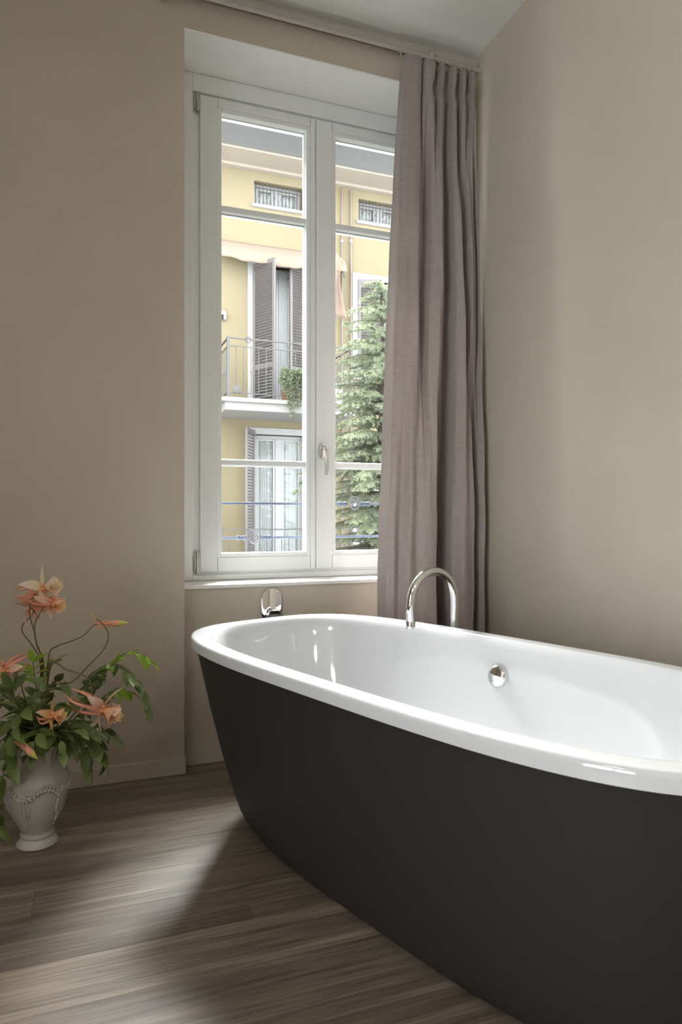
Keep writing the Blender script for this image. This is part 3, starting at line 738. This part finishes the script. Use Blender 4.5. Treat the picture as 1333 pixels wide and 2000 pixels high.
branch('leafy branch sloping to the lower left across the vase front', [(72, 1400, -.09), (50, 1385, -.14), (32, 1405, -.16), (24, 1435, -.17)], size=.9, start=.25, seed=12, hang=.15)
branch('leafy branch spreading left under the cut-off columbine', [(55, 1400, -.02), (25, 1360, -.03), (0, 1345, -.03), (-25, 1350, -.03)], size=.9, start=.25, seed=13)
branch('leafy branch drooping left at the height of the vase rim', [(50, 1420, -.05), (15, 1410, -.08), (-10, 1430, -.08), (-25, 1460, -.08)], size=1., start=.2, seed=14, hang=.3)
branch('leafy branch hanging down the left side of the vase', [(45, 1430, -.07), (22, 1450, -.12), (12, 1485, -.13), (6, 1520, -.12)], size=1., start=.25, seed=15, hang=.5)
branch('leafy branch trailing to the floor at the left edge', [(40, 1435, .0), (0, 1450, .02), (-20, 1520, .02), (-12, 1590, .0), (2, 1612, .0)], size=.8, start=.5, seed=16, hang=.3)
branch('leafy branch standing upright at the back of the bouquet', [(85, 1390, .05), (95, 1350, .06), (110, 1330, .06), (120, 1335, .06)], size=.85, start=.3, seed=17)
branch('leafy branch filling the centre above the vase rim', [(90, 1420, -.06), (95, 1395, -.10), (90, 1370, -.12), (80, 1350, -.12)], size=.9, start=.15, seed=18)
branch('leafy branch low at the front of the vase rim', [(85, 1440, -.08), (110, 1435, -.14), (120, 1450, -.15), (122, 1462, -.15)], size=.8, start=.25, seed=19, hang=.3)
branch('leafy branch at the back left against the wall', [(60, 1410, .05), (35, 1375, .07), (15, 1365, .08), (-10, 1375, .08)], size=1., start=.2, seed=20, hang=.1)

branch('leafy branch over the vase front between the two lowest flowers', [(80, 1430, -.09), (75, 1425, -.15), (70, 1440, -.18), (66, 1462, -.18)], size=.85, start=.2, seed=21, hang=.3)
branch('leafy branch reaching right just above the skirting board', [(120, 1420, -.04), (160, 1410, -.06), (195, 1425, -.07), (222, 1440, -.07)], size=.8, start=.25, seed=22, hang=.2)
branch('leafy branch close behind the small apricot columbine', [(95, 1410, -.05), (115, 1385, -.08), (135, 1375, -.08), (150, 1372, -.08)], size=.8, start=.2, seed=23)
branch('leafy branch under the cut-off columbine near the left edge', [(50, 1400, -.08), (30, 1370, -.12), (22, 1345, -.12), (25, 1335, -.12)], size=.8, start=.2, seed=24)

# ------------------------------------------------------------------ outside: own building
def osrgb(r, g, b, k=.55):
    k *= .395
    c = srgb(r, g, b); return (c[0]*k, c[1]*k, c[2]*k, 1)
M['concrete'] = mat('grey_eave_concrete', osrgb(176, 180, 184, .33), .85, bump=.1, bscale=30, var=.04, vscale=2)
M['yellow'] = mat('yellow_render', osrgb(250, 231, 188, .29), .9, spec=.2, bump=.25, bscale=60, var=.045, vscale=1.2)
M['eave'] = mat('cream_eave_boards', osrgb(222, 208, 190), .8, var=.04, vscale=2)
M['surround'] = mat('pale_grey_stone_surround', osrgb(226, 226, 228), .8, var=.03, vscale=4)
M['shutter'] = mat('grey_brown_shutter_paint', osrgb(136, 127, 125, .6), .6, var=.05, vscale=5)
M['awning'] = mat('peach_awning_canvas', osrgb(246, 214, 190, .4), .85, trans=.2, var=.05, vscale=5)
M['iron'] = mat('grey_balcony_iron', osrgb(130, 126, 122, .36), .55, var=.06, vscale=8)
M['pipe'] = mat('brown_drainpipe', osrgb(168, 145, 128, .5), .5, var=.1, vscale=3)
M['pvc'] = mat('white_door_paint', osrgb(236, 236, 238, .45), .4)
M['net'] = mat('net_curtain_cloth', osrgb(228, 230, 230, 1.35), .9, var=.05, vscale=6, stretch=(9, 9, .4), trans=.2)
M['darkroom'] = mat('dim_interior', osrgb(170, 172, 180, .9), .9, var=.1, vscale=3)
M['slab'] = mat('white_balcony_stone', osrgb(232, 230, 226, .42), .8, var=.04, vscale=3)
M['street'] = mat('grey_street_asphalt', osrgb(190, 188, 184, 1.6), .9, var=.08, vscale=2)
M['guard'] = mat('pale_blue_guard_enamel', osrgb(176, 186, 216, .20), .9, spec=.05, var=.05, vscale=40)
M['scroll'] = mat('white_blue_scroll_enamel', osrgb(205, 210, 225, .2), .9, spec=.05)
M['bark'] = mat('grey_brown_bark', osrgb(108, 96, 84), .9, bump=.5, bscale=40, var=.2, vscale=9)
M['needle'] = mat('spruce_needles', osrgb(160, 172, 138, .95), .6, var=.4, vscale=2.2, trans=.3)
M['medal'] = mat('dull_grey_cast_iron', osrgb(128, 122, 114, .4), .6, var=.1, vscale=30)

YE = 3.72; ZE = Z_at(430, 277, YE)
MB().box(-6, 6, YOUT-.02, YE, ZE, ZE+.12).build('roof_eave', M['concrete'], kind='structure')
MB().box(-40, 50, YOUT+.02, 60, -3.9, -3.7).build('ground', M['street'], kind='structure')

# blue guard rail in front of the window
YGR = 3.13
zu, zl = Z_at(430, 983, YGR), Z_at(430, 1051, YGR)
gr = thing('window_guard', 'pale blue iron guard rail with scrolls outside the window', 'guard rail', ((NL+NR)/2, YGR, zl))
def scroll(parent, cx, cz):
    pts = []
    for i in range(61):
        a = 2*math.pi*2.3*i/60+.6; r_ = .004+.031*i/60
        pts.append((cx+r_*math.cos(a), YGR-.004, cz+r_*math.sin(a)))
    MB().tube(pts, .0034, 7).build('scroll', M['scroll'], parent, smooth=60)
cxl, cxr = X_at(497, YGR), X_at(692, YGR)
for zz, cx, other in ((zu, cxr, cxl), (zl, cxl, cxr)):
    bar = MB(); bar.tube([(NL+.002, YGR, zz), (cx-.036, YGR, zz)], .0062, 10); bar.tube([(cx+.036, YGR, zz), (NR-.002, YGR, zz)], .0062, 10)
    bo = bar.build('bar', M['guard'], gr, smooth=60)
    scroll(gr, cx, zz)
    for sg in (-1, 1):
        c0 = cx+sg*.062; cl = MB()
        cl.tube([(c0-.024, YGR, zz), (c0-.018, YGR, zz), (c0-.013, YGR, zz), (c0-.006, YGR, zz), (c0, YGR, zz), (c0+.006, YGR, zz), (c0+.013, YGR, zz), (c0+.018, YGR, zz), (c0+.024, YGR, zz)], [.0065, .013, .013, .008, .0115, .008, .013, .013, .0065], 10)
        cl.build('collar', M['guard'], gr, smooth=50)

# ------------------------------------------------------------------ opposite apartment building
B = 12.0; BF = 11.0
bld = thing('apartment_building', 'yellow rendered apartment building with shuttered windows across the street', 'building', (4, B, -3.7))
ZEV = Z_at(430, 318, B)
X0B, X1B = -8., 18.
# facade: one slab with openings cut as recesses (built from strips)
opn = []
def op(u0, v0, u1, v1):
    a = at(u0, v0, B); b_ = at(u1, v1, B); opn.append((a.x, b_.x, b_.z, a.z)); return opn[-1]
o_att1 = op(497, 352, 592, 414); o_att1 = (o_att1[0], o_att1[1], o_att1[2], o_att1[3]); 
a2 = at(701, 390, B); o_att2 = (a2.x, a2.x+(o_att1[1]-o_att1[0]), o_att1[2], o_att1[3])
d1 = at(497, 516, B); zfl = Z_at(430, 776, BF)
o_door1 = (d1.x, X_at(611, B), zfl, Z_at(530, 521, B))
w2 = at(700, 546, B); o_win2 = (w2.x, w2.x+1.0, Z_at(700, 735, B), w2.z)
dl = at(498, 848, B); o_door2 = (dl.x, X_at(592, B)+.05, zfl-3.12, dl.z)
o_win3 = (o_win2[0], o_win2[1], o_win2[2]-3.12, o_win2[3]-3.12)
ops_ = [o_att1, o_att2, o_door1, o_win2, o_door2, o_win3]
def facade(mb, x0, x1, z0, z1, holes, y0, y1):
    xs = sorted({x0, x1}|{h[0] for h in holes}|{h[1] for h in holes}); zs = sorted({z0, z1}|{h[2] for h in holes}|{h[3] for h in holes})
    for i in range(len(xs)-1):
        run = None
        for j in range(len(zs)-1):
            cx, cz = (xs[i]+xs[i+1])/2, (zs[j]+zs[j+1])/2
            solid = not any(h[0] < cx < h[1] and h[2] < cz < h[3] for h in holes)
            if solid and run is None: run = zs[j]
            if (not solid) and run is not None: mb.box(xs[i], xs[i+1], y0, y1, run, zs[j]); run = None
        if run is not None: mb.box(xs[i], xs[i+1], y0, y1, run, zs[-1])
fc = MB(); facade(fc, X0B, X1B, -3.7, ZEV+.3, ops_, B, B+.35)
fc.build('facade', M['yellow'], bld)
MB().box(X0B, X1B, B-.60, B+.35, ZEV, ZEV+.14).build('eave', M['eave'], bld)
MB().box(X0B, X1B, B-.12, B-.001, ZEV-.05, ZEV-.001).build('cornice', M['eave'], bld)
MB().tube([(X0B, B-.64, ZEV+.08), (X1B, B-.64, ZEV+.08)], .055, 12).build('gutter', M['slab'], bld, smooth=60)
MB().box(X0B, X1B, B+.33, B+.36, -3.7, ZEV).build('inner_wall', M['darkroom'], bld)

def bwindow(o, style):
    x0, x1, z0, z1 = o
    wd = MB(); frame_ring(wd, x0, x1, z0, z1, .06, B+.14, B+.2); wd.box((x0+x1)/2-.06, (x0+x1)/2+.06, B+.14, B+.2, z0+.06, z1-.06)
    wo = wd.build('window' if style != 'door' else 'balcony_door', M['pvc'], bld, bevel=.006)
    for k in range(2):
        a, b_ = (x0+.06, (x0+x1)/2-.06) if k == 0 else ((x0+x1)/2+.06, x1-.06)
        f2 = MB(); zb2 = z0+(.06 if style != 'door' else .45); frame_ring(f2, a, b_, z0+.06, z1-.06, .045, B+.15, B+.19)
        f2.build('leaf_frame', M['pvc'], wo, bevel=.005)
        if style == 'door': MB().box(a+.04, b_-.04, B+.16, B+.18, z0+.1, z0+.42).build('door_panel', M['pvc'], wo, bevel=.01)
        MB().box(a+.04, b_-.04, B+.165, B+.172, z0+(.42 if style == 'door' else .1), z1-.1).build('pane', M['bglass'], wo)
        c = MB(); g = []
        for i in range(49):
            t = i/48; x = a+.03+(b_-a-.06)*t
            g.append((x, B+.215+.018*math.sin(t*46)+.008*math.sin(t*17), 0))
        c.loft([[(p[0], p[1], z0+.1) for p in g], [(p[0], p[1], z1-.08) for p in g]], closed=False)
        c.build('net_curtain', M['net'], wo, smooth=70)
    return wo
M['bglass'] = glass_mat('far_window_glass', (.97, .98, .98, 1), .6)
wa = bwindow(o_att1, 'window'); wb_ = bwindow(o_att2, 'window')
for o in (o_att1, o_att2):
    n = 13; par = wa if o is o_att1 else wb_
    for k in range(n):
        x = o[0]+(o[1]-o[0])*(k+.5)/n
        m_ = MB().tube([(x, B+.05, o[2]), (x, B+.05, o[3])], .008, 6)
        if k % 2: m_.sphere((x, B+.05, (o[2]*.55+o[3]*.45)), .022, 8, 6, (1, 1, 1.6))
        m_.build('security_bar', M['iron'], par, smooth=60)
    MB().box(o[0], o[1], B+.04, B+.06, o[3]-.1, o[3]-.08).build('bar_rail', M['iron'], par)
    MB().box(o[0]-.05, o[1]+.05, B-.04, B+.14, o[2]-.05, o[2]).build('stone_sill', M['surround'], par)
bwindow(o_door1, 'door'); bwindow(o_door2, 'door'); bwindow(o_win2, 'window'); bwindow(o_win3, 'window')
# stone surrounds
for o, is_door in ((o_door1, 1), (o_door2, 1), (o_win2, 0), (o_win3, 0)):
    s = MB(); t = .12
    s.box(o[0]-t, o[0], B-.02, B+.1, o[2], o[3]+t); s.box(o[1], o[1]+t, B-.02, B+.1, o[2], o[3]+t); s.box(o[0], o[1], B-.02, B+.1, o[3], o[3]+t)
    if not is_door: s.box(o[0]-t-.04, o[1]+t+.04, B-.08, B+.1, o[2]-.07, o[2])
    s.build('stone_surround', M['surround'], bld, bevel=.008)

slat_me = {}
def shutter(hx, y0, z0, z1, W, ang, midz=None):
    """louvred leaf hinged at (hx,y0); ang = direction of the leaf in plan (deg, 0 = +X)"""
    a = math.radians(ang); dx = Vector((math.cos(a), math.sin(a), 0)); dn = Vector((-math.sin(a), math.cos(a), 0)); dz = Vector((0, 0, 1))
    c = Vector((hx, y0, 0)); T = .02; m_ = MB(); st_ = .055
    def bx(u0, u1, za, zb_): m_.obox(c+dx*((u0+u1)/2)+dz*((za+zb_)/2), (dx, dn, dz), ((u1-u0)/2, T, (zb_-za)/2))
    bx(0, st_, z0, z1); bx(W-st_, W, z0, z1); bx(st_, W-st_, z0, z0+.1); bx(st_, W-st_, z1-.08, z1)
    spans = [(z0+.1, z1-.08)]
    if midz: bx(st_, W-st_, midz-.05, midz+.05); spans = [(z0+.1, midz-.05), (midz+.05, z1-.08)]
    so = m_.build('shutter', M['shutter'], bld, bevel=.004)
    key = round(W, 3)
    if key not in slat_me:
        sm_ = MB().box(-(W-2*st_)/2, (W-2*st_)/2, -.0045, .0045, -.024, .024); slat_me[key] = sm_.mesh('slat', M['shutter'])
    rot = Matrix.Rotation(a, 3, 'Z') @ Matrix.Rotation(math.radians(52 if ang < 0 else -52), 3, 'X')
    for za, zb_ in spans:
        n = max(1, int((zb_-za)/.052))
        for k in range(n):
            z = za+(zb_-za)*(k+.5)/n
            inst('slat', slat_me[key], None, so, c+dx*(W/2)+dz*z, rot)
    for zz in (z0+.3, z1-.4): pass
    return so
dw = (o_door1[1]-o_door1[0])/2
shutter(o_door1[0]-.02, B-.03, zfl+.03, o_door1[3]-.02, .56, -62, zfl+.72)
shutter(o_door1[1]+.02, B-.03, zfl+.03, o_door1[3]-.02, .56, 180+20, zfl+.72)
shutter(o_win2[0]-.01, B-.03, o_win2[2]+.01, o_win2[3]-.01, .48, -18)
shutter(o_win2[1]+.01, B-.03, o_win2[2]+.01, o_win2[3]-.01, .48, 180+42)
shutter(o_door2[0]-.03, B-.05, zfl-3.08, o_door2[3]+.06, .5, -118)
shutter(o_win3[0]-.01, B-.03, o_win3[2]+.01, o_win3[3]-.01, .48, -24)

def balcony(xa, xb, zf, solid=True):
    s = MB().box(xa-.06, xb+.06, BF-.06, B, zf-.20, zf-.06).box(xa-.12, xb+.12, BF-.12, B, zf-.07, zf)
    so = s.build('balcony_slab', M['slab'], bld, bevel=.012)
    H_ = .98
    rl = MB()
    for zz, rr in ((zf+H_, .018), (zf+H_-.13, .012), (zf+.09, .012)):
        rl.box(xa, xb, BF-rr*.7, BF+rr*.7, zz-rr*.6, zz+rr*.6)
        for xx in (xa, xb): rl.box(xx-rr*.7, xx+rr*.7, BF, B, zz-rr*.6, zz+rr*.6)
    ro = rl.build('balcony_railing', M['iron'], bld)
    for xx, yy in ((xa, BF), (xb, BF)): MB().box(xx-.022, xx+.022, yy-.022, yy+.022, zf, zf+H_+.02).build('post', M['iron'], ro)
    bm_ = MB().tube([(0, 0, .09), (0, 0, .42), (0, 0, .44), (0, 0, .46), (0, 0, .48), (0, 0, H_-.13)], [.0075, .0075, .014, .014, .0075, .0075], 6).mesh('baluster', M['iron'], smooth=60)
    n = int((xb-xa)/.125)
    for k in range(1, n): inst('baluster', bm_, None, ro, (xa+(xb-xa)*k/n, BF, zf))
    for xx in (xa, xb):
        for k in range(1, 8): inst('baluster', bm_, None, ro, (xx, BF+(B-BF)*k/8, zf))
    return so, ro
bx0, bx1 = X_at(446, BF), X_at(687, BF)
s1, r1_ = balcony(bx0, bx1, zfl)
s2, r2_ = balcony(bx0-.1, bx1, zfl-3.12+.0)
# cast medallion, ring ornament
mc = at(463, 760, BF-.02)
MB().lathe([(.075, 0), (.075, .012), (.06, .02), (.05, .016), (.02, .022), (.005, .024)], (0, 0, 0), 20).v
md = MB(); md.loft([[(mc.x+r_*math.cos(2*math.pi*k/20), BF-y_, mc.z+r_*math.sin(2*math.pi*k/20)) for k in range(20)] for r_, y_ in ((.075, .01), (.075, .022), (.06, .03), (.05, .025), (.02, .032))], True, True)
md.build('medallion', M['medal'], r1_, smooth=40)
rc = at(485, 664, BF-.01)
MB().tube([(rc.x+.045*math.cos(2*math.pi*k/16), BF-.012, rc.z+.045*math.sin(2*math.pi*k/16)) for k in range(17)], .008, 6).build('ring_ornament', M['scroll'], r1_, smooth=60)
# drainpipes
for u, zb_ in ((668.5, -3.7), (686, -3.7)):
    x = X_at(u, B-.06); z1 = Z_at(668, 458, B) if u < 670 else ZEV
    po = MB().tube([(x, B-.06, zb_), (x, B-.06, ZEV-.1)], .022 if u > 680 else .019, 10).build('drainpipe', M['pipe'], bld, smooth=60)
    for vv in (472, 608, 750):
        z = Z_at(u, vv, B-.06); MB().tube([(x, B-.06, z-.02), (x, B-.06, z+.02)], .03, 10).build('pipe_clamp', M['pvc'], po, smooth=40)
# small arched white wall bracket and globe lamp
ba = at(434, 617, B-.03)
pl = [(ba.x-.06, ba.z-.07), (ba.x-.06, ba.z+.05), (ba.x-.04, ba.z+.075), (ba.x+.04, ba.z+.075), (ba.x+.06, ba.z+.05), (ba.x+.06, ba.z-.07), (ba.x+.02, ba.z-.07), (ba.x+.02, ba.z), (ba.x, ba.z+.02), (ba.x-.02, ba.z), (ba.x-.02, ba.z-.07)]
MB().prism(pl, B-.09, B).build('wall_bracket', M['pvc'], bld)
gl = at(694, 880, B-.35)
go = MB().sphere(gl, .13, 20, 12).build('globe_lamp', M['pvc'], bld, smooth=80)
MB().tube([(gl.x, B-.35, gl.z+.12), (gl.x, B-.35, gl.z+.24), (gl.x, B-.2, gl.z+.28), (gl.x, B, gl.z+.28)], .015, 8).build('lamp_arm', M['iron'], go, smooth=60)

# awning over the balcony door: rolled canvas with scalloped front and a loose end flap
aw = thing('awning', 'peach canvas awning half rolled above the balcony door', 'awning', at(550, 480, B-.1))
ax0, ax1 = X_at(418, B-.2), X_at(672, B-.2)
za, zb_ = Z_at(430, 468, B-.02), Z_at(430, 497, B-.42)
g0, rowsA = 60, []
for j in range(9):
    t = j/8; row = []
    for i in range(g0+1):
        s = i/g0; x = ax0+(ax1-ax0)*s
        y_ = B-.03-.36*math.sin(t*math.pi/2*.95)
        z = za+(zb_-za)*t**1.15-.05*math.sin(math.pi*s)*t+.012*math.sin(s*21)*t+.008*math.sin(s*47+2)*t
        row.append((x, y_, z))
    rowsA.append(row)
ao = MB(); ao.loft(rowsA, closed=False); ao = ao.build('canvas', M['awning'], aw, smooth=70)
md_ = ao.modifiers.new('thickness', 'SOLIDIFY'); md_.thickness = .006
fx0, fx1 = X_at(655, B-.4), X_at(674, B-.4); ft, fb = Z_at(660, 500, B-.4), Z_at(660, 622, B-.4)
rw = []
for j in range(13):
    t = j/12; row = []
    for i in range(11):
        s = i/10
        row.append((fx0-.05+(fx1-fx0)*s*(1-.35*math.sin(math.pi*t*1.2))+.03*t, B-.42-.05*math.sin(s*5+t*3), ft+(fb-ft)*t+.02*math.sin(s*4)))
    rw.append(row)
fo_ = MB(); fo_.loft(rw, closed=False); fo_ = fo_.build('end_flap', M['awning'], aw, smooth=70)
md_ = fo_.modifiers.new('thickness', 'SOLIDIFY'); md_.thickness = .006
MB().tube([(fx1-.02, B-.06, za), (fx1-.02, B-.36, zb_), (fx1-.02, B-.42, zb_-.1)], .014, 8).build('folding_arm', M['iron'], aw, smooth=60)

# bin on the balcony
bn = at(655, 790, BF+.3)
bi = thing('balcony_bin', 'grey bin with green lid at the end of the balcony', 'bin', (bn.x, BF+.3, zfl))
MB().lathe([(.10, 0), (.115, .05), (.13, .34), (.135, .36)], (bn.x, BF+.3, zfl), 20, True, True).build('tub_body', mat('grey_bin_plastic', srgb(176, 180, 186), .5, var=.04, vscale=9), bi, smooth=40)
MB().lathe([(.142, .36), (.142, .385), (.11, .40), (.02, .405)], (bn.x, BF+.3, zfl), 20, True, True).build('lid', mat('green_lid_plastic', srgb(96, 138, 112), .5, var=.04, vscale=9), bi, smooth=40)

# ------------------------------------------------------------------ conifer
TY = 8.3
def conifer(name, label, u, vtop, base_w, seed, nwh, side_branch=None, TY=TY, zlow=-2.2):
    rnd = random.Random(seed)
    top = at(u, vtop, TY); x0 = top.x
    root = thing(name, label, 'tree', (x0, TY, -3.7))
    zt0 = top.z
    MB().tube([(x0+.03*math.sin(i*1.7), TY+.02*math.cos(i), -3.7+(zt0+3.7)*i/14) for i in range(15)], [.15*(1-i/14)**.9+.008 for i in range(15)], 10).build('trunk', M['bark'], root, smooth=60)
    wood = MB(); vs = []; fs = []
    def needles(p, d, L, n):
        d = d.normalized(); sx = d.cross(Vector((.3, .2, 1))).normalized(); sz = sx.cross(d)
        for k in range(n):
            t = k/n; a = k*2.4+rnd.random(); r_ = sx*math.cos(a)+sz*math.sin(a)
            q = p+d*L*t; nd = (d*.75+r_).normalized()*rnd.uniform(.030, .050)
            wv = d.cross(r_)*.0055
            o = len(vs); vs.extend([q+wv, q-wv, q+nd]); fs.append((o, o+1, o+2))
    def limb(p0, d, L, rise):
        n = max(4, int(L/.09)); p = Vector(p0); pts = [p.copy()]; d = d.normalized()
        for i in range(n):
            t = i/n
            dd = Vector((d.x, d.y, rise*(1-t)-.42*t+.38*max(0, t-.6)))
            p = p+dd.normalized()*L/n; pts.append(p.copy())
        wood.tube(pts, [.018*L*(1-i/len(pts))+.003 for i in range(len(pts))], 5)
        sd = d.cross(Vector((0, 0, 1))).normalized()
        for i in range(1, len(pts)):
            t = i/len(pts); tl_ = (.10+.30*L*(1-t)*.6)*rnd.uniform(.7, 1.2)
            dirv = (pts[i]-pts[i-1]).normalized()
            needles(pts[i-1], dirv, (pts[i]-pts[i-1]).length, 16)
            for s_ in (-1, 1):
                td = (dirv*.75+sd*s_*rnd.uniform(.5, .9)+Vector((0, 0, -.25+rnd.uniform(-.3, .2)))).normalized()
                q = pts[i]; segs = max(1, int(tl_/.11))
                for g in range(segs):
                    l2 = tl_/segs; needles(q, td, l2, 24)
                    if rnd.random() < .75:
                        t3 = (td+sd*rnd.uniform(-.8, .8)+Vector((0, 0, rnd.uniform(-.7, .1)))).normalized(); needles(q, t3, rnd.uniform(.06, .12), 20)
                    wood.tube([q, q+td*l2], .0028, 4, False)
                    q = q+td*l2; td = (td+Vector((0, 0, -.22))).normalized()
    zz = zt0-.12; k = 0
    needles(Vector((x0, TY, zt0-.25)), Vector((0, 0, 1)), .3, 60)
    while zz > zlow:
        frac = (zt0-zz)/(zt0+2.2)
        L = min(1.02, .12+base_w*frac**.75)
        nb = 6 if frac < .15 else 9
        for b_ in range(nb):
            a = 2*math.pi*b_/nb+k*.9+rnd.uniform(-.2, .2)
            limb((x0, TY, zz+rnd.uniform(-.05, .05)), Vector((math.cos(a), math.sin(a), 0)), L*rnd.uniform(.75, 1.15), .35 if frac < .3 else .15)
        zz -= .14+.06*frac; k += 1
    if side_branch:
        for (uu, vv, ll) in side_branch:
            e = at(uu, vv, TY-.2); s_ = Vector((x0, TY, e.z+.05)); limb(s_, e-s_, (e-s_).length*ll, .25)
    wood.build('branches', M['bark'], root, kind='stuff')
    me = bpy.data.meshes.new('needles'); me.from_pydata(vs, [], fs); me.materials.append(M['needle'])
    o = bpy.data.objects.new('needles', me); COL.objects.link(o); o.parent = root; o.location = -BASE[root]; o['kind'] = 'stuff'
    return len(fs)
nt_ = conifer('spruce_tree', 'green spruce tree growing between the window and the yellow building', 748, 548, 1.9, 5, 0)
print('needle tris', nt_)

# overhanging plant at the balcony edge
hp0 = at(570, 768, BF-.02)
hpn = thing('balcony_plant', 'bushy green plant hanging over the edge of the upper balcony', 'plant', (hp0.x, BF+.18, zfl))
MB().lathe([(.10, 0), (.12, .12), (.135, .20), (.14, .21), (.12, .205), (.02, .19)], (hp0.x, BF+.18, zfl), 20, True, True).build('pot', mat('terracotta_pot', osrgb(186, 128, 96, .6), .8, var=.1, vscale=12), hpn, smooth=40)
rn = random.Random(3); tw = MB(); hv = []; hf = []
for k in range(46):
    a = rn.uniform(0, 2*math.pi); rr = rn.uniform(.08, .26); dn_ = rn.choice((0, 0, 1))
    p0 = Vector((hp0.x, BF+.18, zfl+.2)); top_ = Vector((hp0.x+rr*math.cos(a)*.8, BF+.05+.5*rr*math.sin(a)-.1, zfl+rn.uniform(.28, .52)))
    endp = top_+Vector((rn.uniform(-.06, .06), -.16*rn.random(), (-rn.uniform(.3, .62) if dn_ else -rn.uniform(-.02, .2))))
    if endp.z < zfl+.02: endp.y = min(endp.y, BF-.17)
    pp = spline([p0, top_, endp], 7); tw.tube(pp, .004, 4)
    for q in pp[5:]:
        for j in range(9):
            d = Vector((rn.uniform(-1, 1), rn.uniform(-1, 1), rn.uniform(-.9, .6))).normalized(); sdv = d.cross(Vector((.2, .3, 1))).normalized()*.012
            o = len(hv); m_ = q+d*.03; hv += [q, m_+sdv, q+d*.065, m_-sdv]; hf.append((o, o+1, o+2, o+3))
tw.build('twigs', M['bark'], hpn, kind='stuff')
me = bpy.data.meshes.new('foliage'); me.from_pydata(hv, [], hf); me.materials.append(M['needle'])
o = bpy.data.objects.new('foliage', me); COL.objects.link(o); o.parent = hpn; o.location = -BASE[hpn]; o['kind'] = 'stuff'
